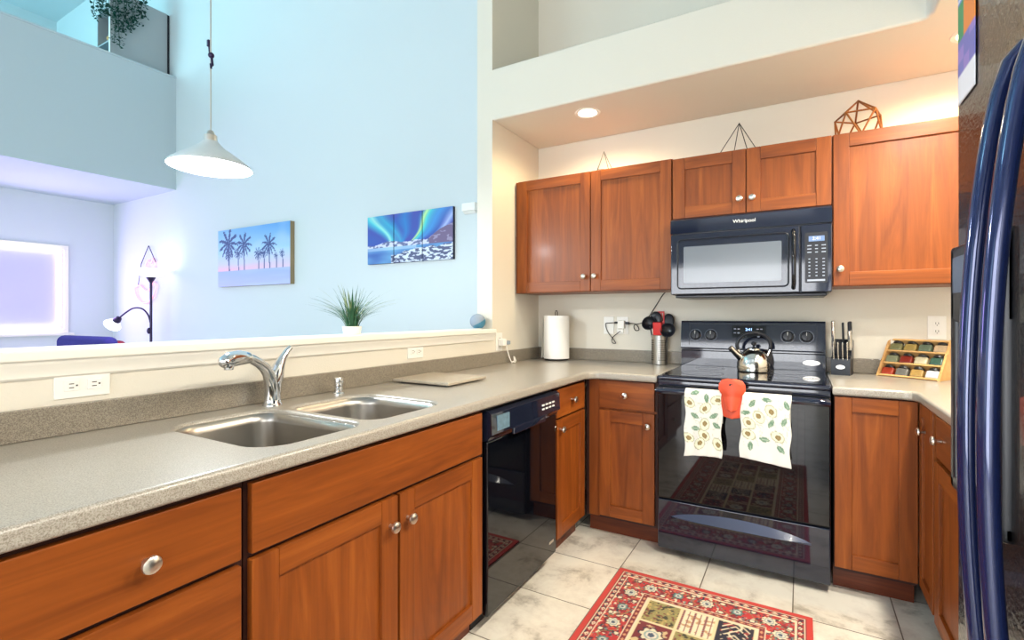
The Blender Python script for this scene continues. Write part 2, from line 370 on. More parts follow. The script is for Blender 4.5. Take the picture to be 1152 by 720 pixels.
# ------------------------------------------------------------------ cabinets
def Tl(xf): return lambda u, d, z: (xf + d, u, z)          # left run: faces +x, u along y
def Tb(yf): return lambda u, d, z: (u, yf - d, z)          # back run: faces -y, u along x
def Tr(xf): return lambda u, d, z: (xf - d, u, z)          # right run: faces -x, u along y
KP = [(.0062, 0), (.0055, .012), (.007, .016), (.0145, .019), (.0165, .023), (.0155, .028), (.010, .0315), (0, .0325)]
def knob(T, u, z, d, parent):
    p = Vector(T(u, d, z)); nrm = (Vector(T(u, d + 1, z)) - p).normalized()
    q = Vector((0, 0, 1)).rotation_difference(nrm).to_matrix()
    return mesh_obj('knob', G().lathe(KP, p, 24, mtx=q), M['nickel'], parent)
def door_(T, u0, u1, z0, z1, parent, kn=None, st=.064, hm='wx', slab_=False, name='door', th=.02):
    g = G(); b = lambda a, c, bev=.0025, mi=0: g.box(T(*a), T(*c), bev, mi)
    if slab_: b((u0, 0, z0), (u1, th, z1), .004, 1)
    else:
        b((u0, 0, z0), (u0 + st, th, z1)); b((u1 - st, 0, z0), (u1, th, z1))
        b((u0 + st, 0, z0), (u1 - st, th, z0 + st), .0025, 1); b((u0 + st, 0, z1 - st), (u1 - st, th, z1), .0025, 1)
        b((u0 + st - .004, 0, z0 + st - .004), (u1 - st + .004, th - .010, z1 - st + .004), 0, 0)
    o = mesh_obj(name, g, [M['wv'], M[hm]], parent)
    if kn: knob(T, kn[0], kn[1], th, o)
    return o
def cabinet(name, label, T, u0, u1, z0, z1, depth, toe=None, hm='wx', group=None, base_z=0, hollow=False):
    c = Vector(T((u0 + u1) / 2, -depth / 2, base_z)); o = thing(name, label, 'cabinet', c, group)
    if hollow:
        g = G().box(T(u0, -depth, z0), T(u0 + .018, -.0005, z1)).box(T(u1 - .018, -depth, z0), T(u1, -.0005, z1)).box(T(u0 + .018, -depth, z0), T(u1 - .018, -.0005, z0 + .018)).box(T(u0 + .018, -.018, z0 + .018), T(u1 - .018, -.0005, z1 - .004))
    else: g = G().box(T(u0, -depth, z0), T(u1, -.0005, z1), .001)
    mesh_obj('body', g, M['gap_shade'] if toe else M['wv'], o)
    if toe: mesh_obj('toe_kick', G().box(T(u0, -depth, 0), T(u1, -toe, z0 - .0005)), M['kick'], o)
    return o
def rails(T, parent, pieces, hm='wx'):
    g = G()
    for (u0, u1, z0, z1) in pieces: g.box(T(u0, 0, z0), T(u1, .004, z1), .0008)
    return mesh_obj('face_frame', g, M['wv'], parent)

TL = Tl(.630); dL = .625
c = cabinet('drawer_cabinet', 'cherry base cabinet of wide drawers at the left end of the sink counter', TL, -3.28, -2.566, .10, .872, dL, .055, 'wy')
door_(TL, -3.10, -2.578, .702, .858, c, (-2.755, .777), hm='wy', slab_=True, name='drawer')
door_(TL, -3.10, -2.578, .41, .690, c, (-2.755, .55), hm='wy', slab_=True, name='drawer')
door_(TL, -3.10, -2.578, .115, .398, c, (-2.755, .26), hm='wy', slab_=True, name='drawer')
c = cabinet('sink_cabinet', 'wide cherry base cabinet with two doors under the double sink', TL, -2.564, -1.652, .10, .872, .60, .055, 'wy', hollow=True)
door_(TL, -2.556, -1.672, .704, .860, c, hm='wy', slab_=True, name='drawer_front')
door_(TL, -2.556, -2.113, .105, .692, c, (-2.145, .612), hm='wy')
door_(TL, -2.104, -1.672, .105, .692, c, (-2.073, .612), hm='wy')
c = cabinet('narrow_cabinet', 'narrow cherry cabinet with one drawer between dishwasher and inner corner', TL, -1.034, -.6335, .10, .872, dL, .055, 'wy')
door_(TL, -1.026, -.675, .716, .858, c, (-.85, .787), hm='wy', slab_=True, name='drawer')
door_(TL, -1.026, -.675, .118, .705, c, (-.995, .660), hm='wy')
TB = Tb(-.612)
c = cabinet('corner_cabinet', 'cherry base cabinet with drawer and door left of the stove', TB, .634, 1.043, .10, .872, .605, .055)
rails(TB, c, [(.653, .715, .105, .868), (.715, 1.035, .703, .715)])
door_(TB, .718, 1.024, .716, .868, c, (.870, .793), slab_=True, name='drawer')
door_(TB, .718, 1.024, .118, .704, c, (.992, .640))
TB2 = Tb(-.630)
c = cabinet('corner_cabinet', 'cherry corner base cabinet right of the stove, folding door leaves meeting at the corner', TB2, 1.822, 2.115, .10, .872, .62, .06)
mesh_obj('side_body', G().box((2.1385, -.905, .10), (2.765, -.63, .872)), M['gap_shade'], c)
door_(TB2, 1.824, 2.116, .118, .868, c)
TR = Tr(2.138)
door_(TR, -.885, -.652, .118, .868, c, (-.775, .770), hm='wy', st=.05)
c = cabinet('side_cabinet', 'cherry base cabinet of drawer and door next to the fridge', TR, -1.96, -.912, .10, .872, .625, .055, 'wy')
rails(TR, c, [(-.930, -.912, .105, .868)])
door_(TR, -1.40, -.936, .716, .866, c, (-1.02, .79), hm='wy', slab_=True, name='drawer')
door_(TR, -1.40, -.936, .118, .704, c, hm='wy', th=.024)
door_(TR, -1.94, -1.41, .716, .866, c, hm='wy', slab_=True, name='drawer')
door_(TR, -1.94, -1.41, .118, .704, c, hm='wy')
# wall cabinets
TU = Tb(-.330)
def uc(label, u0, u1, z0, z1, doors, kz, gr='cherry wall cabinets'):
    c = cabinet('wall_cabinet', label, TU, u0, u1, z0, z1, .325, base_z=z0)
    for (a, b, k) in doors: door_(TU, a, b, z0 + .004, z1 - .004, c, (k, kz), hm='wx', st=.066)
    return c
uc('cherry double-door wall cabinet above the paper towels, beside the left wall', .004, 1.051, 1.372, 2.126, [(.031, .549, .512), (.554, 1.048, .582)], 1.467)
uc('short cherry double-door wall cabinet directly above the microwave', 1.0525, 1.829, 1.770, 2.120, [(1.056, 1.437, 1.408), (1.443, 1.827, 1.470)], 1.848)
uc('tall single-door cherry wall cabinet right of the microwave, above the knife block', 1.8305, 2.44, 1.368, 2.120, [(1.834, 2.40, 1.862)], 1.452)

# ------------------------------------------------------------------ countertops, sink, faucet
def rrect(x0, x1, y0, y1, r, n=6):
    if not isinstance(r, (list, tuple)): r = [r] * 4
    pts = []
    for (cx, cy, a0, k) in ((x1 - r[0], y1 - r[0], 0, 0), (x0 + r[1], y1 - r[1], 90, 1), (x0 + r[2], y0 + r[2], 180, 2), (x1 - r[3], y0 + r[3], 270, 3)):
        for i in range(n + 1):
            a = R(a0 + 90 * i / n); pts.append((cx + r[k] * cos(a), cy + r[k] * sin(a)))
    return pts
B1 = rrect(.135, .60, -2.500, -2.190, [.06, .06, .09, .08]); B2 = rrect(.165, .585, -2.150, -1.805, [.09, .09, .06, .06])
hole = rrect(.135, .60, -2.500, -1.805, [.1, .13, .1, .09], 8)
cpoly = [(.002, -3.3), (.672, -3.3), (.672, -.735), (.680, -.70), (.70, -.675), (.735, -.662), (1.044, -.662), (1.044, -.002), (.002, -.002)]
ct = thing('countertop', 'speckled beige laminate countertop running around the sink corner to the stove', 'countertop', (.33, -2.0, .874))
mesh_obj('slab', slab(cpoly, .874, .914, .012, 4, [B1, B2]), M['counter'], ct)
mesh_obj('backsplash', G().box((.002, -3.3, .9145), (.022, -.024, .993), .003).box((.002, -.023, .9145), (1.044, -.002, .993), .003), M['splash_shaded'], ct)
rpoly = [(1.816, -.002), (1.816, -.662), (2.06, -.662), (2.092, -.675), (2.105, -.71), (2.105, -1.96), (2.768, -1.96), (2.768, -.002)]
ct2 = thing('countertop', 'speckled beige laminate countertop from the stove to the fridge', 'countertop', (2.3, -.33, .874))
mesh_obj('slab', slab(rpoly, .874, .914, .012, 4), M['counter'], ct2)
mesh_obj('backsplash', G().box((1.816, -.022, .9145), (2.745, -.002, .993), .003).box((2.746, -1.96, .9145), (2.768, -.002, .993), .003), M['splash_shaded'], ct2)

def bowl_mesh(loop, depth, ztop):
    n = len(loop); cx = sum(p[0] for p in loop) / n; cy = sum(p[1] for p in loop) / n
    rings = [(.994, ztop), (.988, ztop - .03), (.96, ztop - depth * .75), (.93, ztop - depth * .92), (.86, ztop - depth), (.12, ztop - depth - .006), (.10, ztop - depth - .012)]
    V = []; F = []
    for (s, z) in rings: V += [(cx + (p[0] - cx) * s, cy + (p[1] - cy) * s, z) for p in loop]
    for i in range(len(rings) - 1):
        for k in range(n): F.append((i * n + k, i * n + (k + 1) % n, (i + 1) * n + (k + 1) % n, (i + 1) * n + k))
    F.append(tuple(range((len(rings) - 1) * n, len(rings) * n)))
    return G().add(V, F), (cx, cy)
sk = thing('sink', 'double-bowl brushed steel sink set under the laminate countertop', 'sink', (.36, -2.15, .70))
for lp, dp in ((B1, .19), (B2, .16)):
    g, (cx, cy) = bowl_mesh(lp, dp, .9035); o = mesh_obj('bowl', g, M['steel'], sk, ang=60)
    o.modifiers.new('thickness', 'SOLIDIFY').thickness = .0015
    mesh_obj('drain', G().lathe([(.0, 0), (.018, 0), (.03, .004), (.041, .004), (.043, 0)], (cx, cy, 9035e-4 - dp - .010), 24), M['chrome'], o)

fx, fy = .092, -2.145
fa = thing('faucet', 'chrome pull-out kitchen faucet with raised lever behind the double sink', 'faucet', (fx, fy, .914))
mesh_obj('base', G().lathe([(.031, 0), (.031, .004), (.027, .010), (.026, .022), (.0, .022)], (fx, fy, .914)), M['chrome'], fa)
dv = Vector((.50, -.866, 0)).normalized()
def fp(s, z): return (fx + dv.x * s, fy + dv.y * s, z)
sp = [fp(0, .934), fp(.001, .965), fp(.010, 1.0), fp(.030, 1.03), fp(.058, 1.053), fp(.095, 1.073), fp(.135, 1.087), fp(.15, 1.089)]
mesh_obj('spout', G().tube(sp, [.0265, .0245, .022, .019, .0175, .0165, .016, .016], 20), M['chrome'], fa, ang=60)
hd = [fp(.15, 1.089), fp(.165, 1.093), fp(.20, 1.096), fp(.25, 1.095), fp(.278, 1.089), fp(.287, 1.084)]
mesh_obj('spray_head', G().tube(hd, [.0165, .021, .0235, .0235, .018, .008], 20).lathe([(.013, 0), (.015, .010), (.015, .03)], (fp(.255, 1.066)), 20), M['chrome'], fa, ang=60)
lv = [(fx - .002, fy + .002, .950), (fx, fy + .006, .985), (fx + .002, fy + .012, 1.02), (fx + .002, fy + .024, 1.052), (fx + .002, fy + .038, 1.078), (fx + .002, fy + .055, 1.100), (fx + .002, fy + .068, 1.112)]
mesh_obj('lever', G().tube(lv, [.024, .025, .025, .019, .013, .0105, .009], 18), M['chrome'], fa, ang=60)
sd = thing('soap_dispenser', 'small chrome soap pump button right of the kitchen faucet', 'soap dispenser', (.098, -1.872, .914))
mesh_obj('collar', G().lathe([(.022, 0), (.022, .004), (.016, .009), (.015, .03), (0, .03)], (.098, -1.872, .914)), M['chrome'], sd)
mesh_obj('pump_head', G().lathe([(.013, .03), (.0165, .033), (.0175, .06), (.014, .066), (0, .067)], (.098, -1.872, .914)).tube([(.098, -1.872, .968), (.135, -1.885, .968)], [.007, .005], 10), M['chrome'], sd)

# ------------------------------------------------------------------ dishwasher
dw = thing('dishwasher', 'black built-in dishwasher with glossy door under the counter', 'dishwasher', (.34, -1.343, 0))
mesh_obj('body', G().box((.03, -1.647, .085), (.628, -1.04, .868)).box((.03, -1.645, 0), (.575, -1.042, .085)), M['black_satin'], dw)
mesh_obj('door_panel', G().box((.629, -1.643, .072), (.653, -1.044, .742), .006), M['glass_black'], dw)
cp = mesh_obj('control_panel', G().prism([(.629, .745), (.655, .745), (.660, .757), (.674, .770), (.670, .848), (.655, .858), (.629, .858)], lambda p: (p[0], -1.643, p[1]), lambda p: (p[0], -1.044, p[1])), M['black'], dw)
mesh_obj('handle_lip', G().box((.668, -1.49, .742), (.682, -1.21, .770), .005), M['black'], dw)
mesh_obj('dial_sticker', G().box((.668, -1.605, .779), (.6745, -1.515, .838), .001), mat('dial_print', (96, 124, 140), .3, var=.5, vscale=60), dw)
tg = G()
for i in range(4):
    for j in range(2): tg.box((.67, -1.23 + i * .034, .795 + j * .018), (.6752, -1.23 + i * .034 + .02, .799 + j * .018 + .003))
mesh_obj('button_print', tg, M['plastic'], dw)
mesh_obj('badge', G().box((.652, -1.120, .135), (.6545, -1.075, .147), .003), M['nickel'], dw)

# ------------------------------------------------------------------ stove
sx0, sx1 = 1.049, 1.811
st = thing('stove', 'black freestanding electric stove with glass cooktop', 'stove', (1.43, -.34, 0))
mesh_obj('body', G().box((sx0, -.645, .04), (sx1, -.02, .900), .003), M['black_satin'], st)
for px in (sx0 + .05, sx1 - .05):
    for py in (-.56, -.08): mesh_obj('foot', G().cyl((px, py, 0), (px, py, .041), .018), M['dark'], st)
ck = mesh_obj('cooktop', G().box((sx0 - .002, -.672, .893), (sx1 + .002, -.022, .916), .008, seg=3), M['black'], st)
mesh_obj('glass_surface', G().box((sx0 + .02, -.65, .9155), (sx1 - .02, -.10, .9195), .0015), M['glass_black'], st)
burner_m = mat('burner_print', (46, 48, 54), .3)
for (x, y, r) in ((1.24, -.49, .105), (1.62, -.50, .085), (1.24, -.23, .075), (1.62, -.24, .105)):
    mesh_obj('burner_ring', G().lathe([(r - .0025, 0), (r - .0025, .0004), (r, .0004), (r, 0), (r - .0025, 0)], (x, y, .9196), 48), burner_m, st)
mesh_obj('front_strip', G().box((sx0 + .002, -.662, .866), (sx1 - .002, -.640, .892), .003), M['black'], st)
dr = mesh_obj('oven_door', G().box((sx0 + .002, -.672, .292), (sx1 - .002, -.646, .862), .006, seg=3), M['glass_black'], st)
mesh_obj('window', G().box((1.15, -.6728, .40), (1.71, -.670, .80), .0004), mat('oven_window', (16, 14, 18), .03, 0, .3, spec=.45), dr)
hp = [(sx0 + .012, -.672, .838), (sx0 + .014, -.715, .846), (sx0 + .05, -.722, .848), (1.43, -.724, .848), (sx1 - .05, -.722, .848), (sx1 - .014, -.715, .846), (sx1 - .012, -.672, .838)]
mesh_obj('handle', G().tube(hp, .013, 14, flat=1.25), M['black'], dr, ang=60)
sdw = mesh_obj('storage_drawer', G().box((sx0 + .002, -.668, .034), (sx1 - .002, -.646, .284), .006, seg=3), M['black'], st)
arc = []
for i in range(21):
    t = i / 20; arc.append((1.12 + .615 * t, .205 + .045 * (1 - (2 * t - 1) ** 2) ** .8))
V = [(p[0], -.668, p[1]) for p in arc] + [(p[0], -.668 - .024 * min(1, 4 * (i / 20) * (1 - i / 20) * 1.6), .205 - .0001) for i, p in enumerate(arc)] + [(p[0], -.668, .196) for p in arc]
F = [(i, i + 1, 22 + i, 21 + i) for i in range(20)] + [(21 + i, 22 + i, 43 + i, 42 + i) for i in range(20)]
mesh_obj('drawer_grip', G().add(V, F), mat('grip_ceiling_sheen', (64, 72, 96), .3, coat=.4), sdw, ang=20)  # paler blue painted in for the ceiling mirrored on the slanted face
# control backguard
prof = [(-.022, .9165), (-.088, .9165), (-.088, 1.008), (-.075, 1.012), (-.075, 1.020), (-.104, 1.024), (-.106, 1.035), (-.088, 1.183), (-.080, 1.191), (-.022, 1.191)]
bg = mesh_obj('backguard', G().prism(prof, lambda p: (sx0, p[0], p[1]), lambda p: (sx1, p[0], p[1])), M['black'], st)
def bgy(z): return -.106 + .018 * (z - 1.035) / .148
tilt = Matrix.Rotation(math.atan(.018 / .148), 4, 'X')
def face_mtx(x, z, off=0): return Matrix.Translation((x, bgy(z) - off, z)) @ Matrix.Rotation(R(90) - math.atan(.018 / .148), 4, 'X')
M_DIAL = mat('dial_print_grey', (104, 108, 118), .4)
for kx in (1.136, 1.224, 1.630, 1.722):
    m4 = face_mtx(kx, 1.106); g = G()
    k = mesh_obj('knob', G().lathe([(.029, 0), (.029, .004), (.024, .007), (.022, .018), (0, .019)], m4.translation, 28, mtx=m4.to_3x3()).box((-.004, -.024, .018), (.004, .024, .026), .002, mtx=m4), M['black_satin'], bg)
    mesh_obj('dial_ring', G().lathe([(.034, 0), (.034, .0012), (.036, .0012), (.036, 0)], m4.translation, 36, mtx=m4.to_3x3(), cap=False), M_DIAL, k)
    mesh_obj('pointer', G().box((-.0012, .004, .026), (.0012, .024, .0266), mtx=m4), M['plastic'], k)
m4 = face_mtx(1.432, 1.130)
dp = mesh_obj('display_panel', G().box((-.09, -.036, 0), (.09, .036, .0015), .001, mtx=m4), M['glass_black'], bg)
text('clock_digits', '2:41', .022, M['led'], dp, m4 @ Matrix.Translation((0, .012, .002)))
PRG = mat('print_grey', (150, 154, 168), .5)
for clus in ([(-.075, .015), (-.055, .015), (-.075, -.008), (-.055, -.008)], [(.045, .015), (.065, .015), (.045, -.008), (.065, -.012), (.05, -.028)], [(-.02, -.025)]):
    g = G()
    for (bx, by) in clus: g.box((bx - .006, by - .003, .0016), (bx + .006, by + .003, .002), mtx=m4)
    mesh_obj('button_print', g, PRG, dp)
def oval(a, b, n=32): return [(a * cos(2 * pi * i / n), b * sin(2 * pi * i / n)) for i in range(n)]
bd = mesh_obj('badge', G().prism(oval(.042, .014), lambda p: (1.745 + p[0], -.0885, .963 + p[1]), lambda p: (1.745 + p[0], -.0905, .963 + p[1])), M['nickel'], bg)
text('badge_lettering', 'Whirlpool', .019, M['dark'], bd, at_front(1.745, -.0908, .963))
for xx in (1.18, 1.675): mesh_obj('panel_print', G().box((-.02, -.0015, 0), (.02, .0015, .001), mtx=face_mtx(xx, 1.05)), PRG, bg)
# raised outline on the panel
g = G()
for (a, b, c2, d2) in ((1.10, 1.172, 1.77, 1.174), ): 
    for zz in (1.172,):
        mm = face_mtx(1.435, zz); g.box((-.335, -.001, 0), (.335, .001, .001), mtx=mm)
for xx in (1.10, 1.77):
    mm = face_mtx(xx, 1.11); g.box((-.001, -.065, 0), (.001, .065, .001), mtx=mm)
mesh_obj('panel_line', g, M['dark'], bg)

# ------------------------------------------------------------------ microwave
mw = thing('microwave', 'black over-the-range microwave hung under the short cabinet', 'microwave', (1.44, -.2, 1.332))
mx0, mx1 = 1.060, 1.826
mesh_obj('body', G().box((mx0 + .004, -.392, 1.338), (mx1 - .002, -.004, 1.752), .003).box((mx0 + .02, -.39, 1.322), (mx1 - .02, -.03, 1.338), .004), M['black_satin'], mw)
vg = mesh_obj('vent_panel', G().prism([(-.393, 1.677), (-.424, 1.677), (-.420, 1.748), (-.412, 1.757), (-.393, 1.757)], lambda p: (mx0, p[0], p[1]), lambda p: (mx1, p[0], p[1])), M['black'], mw)
text('brand_lettering', 'Whirlpool', .026, M['plastic'], vg, Matrix.Translation((1.437, -.4225, 1.718)) @ Matrix.Rotation(R(87), 4, 'X'))
md = mesh_obj('door', G().box((mx0, -.420, 1.340), (1.690, -.393, 1.671), .005, seg=3), M['black'], mw)
g = G(); fx0, fx1, fz0, fz1 = 1.098, 1.640, 1.372, 1.640
lp = rrect(fx0, fx1, fz0, fz1, .02, 4)
mesh_obj('door_frame', G().tube([(p[0], -.4205, p[1]) for p in lp], .004, 8, closed=True), M['dark'], md)
wn = mesh_obj('window', G().prism(rrect(1.130, 1.610, 1.402, 1.602, .006, 3), lambda p: (p[0], -.4199, p[1]), lambda p: (p[0], -.4215, p[1])), M['micro_win'], md)
mesh_obj('handle', G().tube([(1.662, -.420, 1.365), (1.664, -.445, 1.385), (1.664, -.452, 1.44), (1.664, -.454, 1.505), (1.664, -.452, 1.57), (1.664, -.445, 1.625), (1.662, -.420, 1.645)], .010, 12, flat=1.5), M['glass_black'], md, ang=60)
cpn = mesh_obj('control_panel', G().box((1.694, -.420, 1.340), (mx1, -.393, 1.671), .005, seg=3), M['black'], mw)
kp = mesh_obj('keypad', G().prism(rrect(1.712, 1.808, 1.385, 1.632, .006, 3), lambda p: (p[0], -.4195, p[1]), lambda p: (p[0], -.4210, p[1])), M['dark'], cpn)
mesh_obj('clock_display', G().box((1.728, -.4222, 1.588), (1.795, -.4205, 1.614), .001), mat('lcd', (60, 84, 120), .3, emit=(150, 175, 215), es=.5), kp)
text('clock_digits', '2:41', .022, M['plastic'], kp, at_front(1.762, -.4228, 1.601))
PRL = mat('print_light', (158, 166, 180), .5)
for rr, cc in ((range(0, 3), range(3)), (range(4, 10), (0,)), (range(4, 10), (1,)), (range(4, 10), (2,))):
    g = G()
    for r in rr:
        for c_ in cc:
            xx = 1.731 + c_ * .030; zz = 1.568 - r * .0165; wd = (.009, .006, .009)[c_] if r < 3 else (.004, .004, .005)[c_]
            g.box((xx - wd, -.4216, zz - .0022), (xx + wd, -.4208, zz + .0022))
    mesh_obj('button_print', g, PRL, kp)
mesh_obj('start_bar', G().box((1.722, -.4216, 1.393), (1.797, -.4208, 1.402)), PRL, kp)

# ------------------------------------------------------------------ refrigerator
X0 = 1.932
rf = thing('refrigerator', 'tall black side-by-side refrigerator at the right edge', 'refrigerator', (2.33, -2.52, 0))
mesh_obj('body', G().box((X0 + .07, -2.97, .05), (2.74, -2.073, 1.80), .004).box((X0 + .09, -2.95, 0), (2.7, -2.1, .05)), M['black_satin'], rf)
fd = mesh_obj('freezer_door', G().box((X0, -2.407, .07), (X0 + .066, -2.075, 1.80), .018, seg=4), M['fridge_tex'], rf)
md2 = mesh_obj('fridge_door', G().box((X0, -2.97, .07), (X0 + .066, -2.415, 1.80), .018, seg=4), M['fridge_tex'], rf)
def fh(y, par):
    pts = []
    for i in range(25):
        t = i / 24; z = .62 + .92 * t; s = 4 * t * (1 - t); pts.append((X0 - .010 - .042 * s ** .75, y, z))
    pts = [(X0 + .004, y, .60)] + pts + [(X0 + .004, y, 1.56)]
    mesh_obj('handle', G().tube(pts, [.009] + [.0105] * 25 + [.009], 16, flat=1.0), M['fridge_h'], par, ang=60)
fh(-2.372, fd); fh(-2.452, md2)
# dispenser on the freezer door
dsp = mesh_obj('dispenser', G().box((X0 - .010, -2.335, .93), (X0 + .01, -2.086, .955), .006).box((X0 - .010, -2.335, 1.215), (X0 + .01, -2.086, 1.345), .008).box((X0 - .010, -2.335, .93), (X0 + .01, -2.310, 1.345), .006).box((X0 - .010, -2.111, .93), (X0 + .01, -2.086, 1.345), .006), M['black_satin'], fd)
mesh_obj('control_strip', G().box((X0 - .0115, -2.315, 1.265), (X0 - .009, -2.108, 1.325), .001), mat('dispenser_panel', (96, 110, 130), .3), dsp)
mesh_obj('recess_back', G().box((X0 - .004, -2.310, .955), (X0 + .004, -2.111, 1.215)), M['glass_black'], dsp)
cal = thing('wall_calendar', 'colourful printed calendar sheet stuck high on the fridge door', 'calendar', (X0 - .003, -2.148, 1.585))
def cal_fn(u, v): return (X0 - .0015, -2.102 - .092 * u, 1.585 + .21 * v)
o = mesh_obj('sheet', G().grid(22, 48, cal_fn), M['paint_cal'], cal)
def calp(co):
    v = co.z / .21; u = min(max((.046 - co.y) / .092, 0), 1)
    if v < .22: return (236, 236, 238)
    if v < .50: return (118, 116, 186) if (int(u * 3) + int(v * 9)) % 3 else (150, 128, 196)
    if v < .80: return (64, 148, 96) if u < .38 else (238, 140, 62)
    return (112, 140, 206) if int(v * 40) % 3 else (226, 232, 244)
paint(o, calp)
o.modifiers.new('thickness', 'SOLIDIFY').thickness = .0012

# ------------------------------------------------------------------ ceiling lights of the alcove
def recessed(x, y, label, grp=None, power=26, col=(1.0, .78, .46), nm='downlight_alcove', blend=.5):
    r = thing('recessed_light', label, 'ceiling light', (x, y, 2.449), grp)
    mesh_obj('trim_ring', G().lathe([(.054, -.001), (.075, -.004), (.078, .0005)], (x, y, 2.4505), 32, cap=False), M['trim'], r)
    mesh_obj('lens', G().lathe([(0, -.003), (.056, -.002)], (x, y, 2.4505), 32), M['bulb_warm'], r)
    spot(nm, (x, y, 2.43), power, col, 168, blend); return r
recessed(.568, -.436, 'lit round recessed light in the soffit above the paper towel cabinet', power=28)
recessed(2.345, -.40, 'lit recessed light in the soffit partly hidden behind the fridge', power=42)
for yy, where in ((-.95, 'over the side counter'), (-1.75, 'over the far end of the fridge'), (-2.6, 'above the fridge middle')):  # unseen downlights added to brighten the left run and the floor
    recessed(2.30, yy, 'unseen recessed light added in the right soffit ' + where, 'added fill lights of the right soffit', 98, (1.0, .94, .82), 'added_run_fill', .7)

# ------------------------------------------------------------------ rug
RW, RL = .80, 1.775; rx, ry = .936, -2.692
rug = mesh_obj('rug', G().grid(201, 445, lambda u, v: (rx + RW * u, ry + RL * v, .009)), M['paint_rug'], None, (rx + RW / 2, ry + RL / 2, 0))
sm = rug.modifiers.new('thickness', 'SOLIDIFY'); sm.thickness = .008; sm.offset = -1
tag(rug, 'red patterned oriental runner rug lying on the tile floor', 'rug')
RED = (184, 44, 44); DKR = (132, 28, 34); CRM = (226, 208, 176); NAV = (40, 36, 56); TEAL = (96, 128, 122); OLV = (128, 124, 78)
def nz(x, y, s, k=0): return noise.noise(Vector((x * s, y * s, k * 7.1)))
def rosette(dx, dy, r):
    d = hypot(dx, dy) / r; a = math.atan2(dy, dx)
    if d > 1.0 + .15 * cos(8 * a): return None
    if d < .28: return (70, 84, 104)
    if d < .46: return (214, 206, 190)
    if d < .62: return (146, 166, 160)
    if d < .86 + .1 * cos(8 * a): return CRM
    return NAV
def field(x, y):
    # floral scatter on the red ground
    n1 = nz(x, y, 60, 1); n2 = nz(x, y, 75, 2); n3 = nz(x, y, 95, 3)
    if n1 > .34: return CRM
    if n2 > .36: return NAV
    if n3 > .38: return TEAL
    if n1 < -.42: return (206, 96, 66)
    return RED if nz(x, y, 40, 4) > -.25 else DKR
def rugp(co):
    u = co.x + RW / 2; v = co.y + RL / 2; L = RL
    du = min(u, RW - u); dv = min(v, L - v); e = min(du, dv)
    s = v if du < dv else u           # coordinate along the edge
    if e < .022: return (196, 56, 46)
    if e < .027: return DKR
    if e < .031: return CRM
    if e < .055:
        t = (s / .036) % 1 - .5; q = (e - .043) / .012
        if abs(t) * 2.2 + abs(q) < .75: return CRM if abs(t) * 2.2 + abs(q) > .3 else (150, 60, 60)
        return (150, 34, 40) if nz(u, v, 80) > -.1 else NAV
    if e < .060: return CRM
    if e < .158:
        m = .109; P = .118
        t = ((s / P) % 1 - .5) * P; k = int(s / P) % 2
        c = rosette(t, e - m, .030 if k else .024)
        if c: return c if k else ((TEAL if c == CRM else c))
        t2 = (((s + P / 2) / P) % 1 - .5) * P
        for oe in (.077, .142):
            if hypot(t2, e - oe) < .009: return CRM
            if hypot(t2, e - oe) < .013: return NAV
        w_ = m + .030 * sin(2 * pi * s / P)
        if abs(e - w_) < .0028: return OLV
        return field(u, v)
    if e < .163: return CRM
    if e < .182:
        t = (s / .03) % 1 - .5; q = (e - .1725) / .009
        if abs(t) * 2 + abs(q) < .7: return (206, 150, 110)
        return (120, 28, 40)
    if e < .192: return CRM
    fu = u - .192; fv = v - .192; W2 = RW - .384; L2 = L - .384
    nx, ny = 3, 9; cw = W2 / nx; ch = L2 / ny
    ix = min(int(fu / cw), nx - 1); iy = min(int(fv / ch), ny - 1); a = fu - ix * cw; b = fv - iy * ch
    if min(a, cw - a, b, ch - b) < .0055: return (222, 204, 160)
    kind = (ix * 2 + (ny - 1 - iy) * 3) % 5
    n1 = nz(u, v, 55, 5); n2 = nz(u, v, 80, 6); ca = a - cw / 2; cb = b - ch / 2
    if kind == 0:      # olive ground with flecks
        if n1 > .3: return (60, 56, 40)
        if n2 > .3: return (186, 160, 96)
        if n2 < -.35: return (120, 60, 50)
        return (146, 136, 84)
    if kind == 2:      # cream ground with red and teal rows
        r = (a / .022) % 1
        if abs(r - .5) < .14: return (150, 40, 46) if (b / .012) % 1 < .6 else TEAL
        return (226, 212, 180) if n1 < .3 else (190, 150, 110)
    if kind == 4:      # dark ground with pale branches
        th = abs(ca - .02 * sin(b * 60)); br = abs(((abs(ca) + b) / .03) % 1 - .5)
        if th < .004 or (br < .13 and abs(ca) < .05 and n2 > -.25): return (224, 208, 176)
        return (34, 30, 46) if n1 < .32 else (150, 50, 50)
    if kind == 1:      # deep red with dark tree
        if hypot(ca / .045, cb / .06) < 1 and (n1 > 0 or abs(ca) < .004): return (36, 40, 50)
        return (138, 30, 38) if n2 < .3 else CRM
    c = rosette(ca, cb, .045)
    if c: return c
    return (116, 38, 42) if n1 < .25 else (200, 176, 130)
paint(rug, rugp)

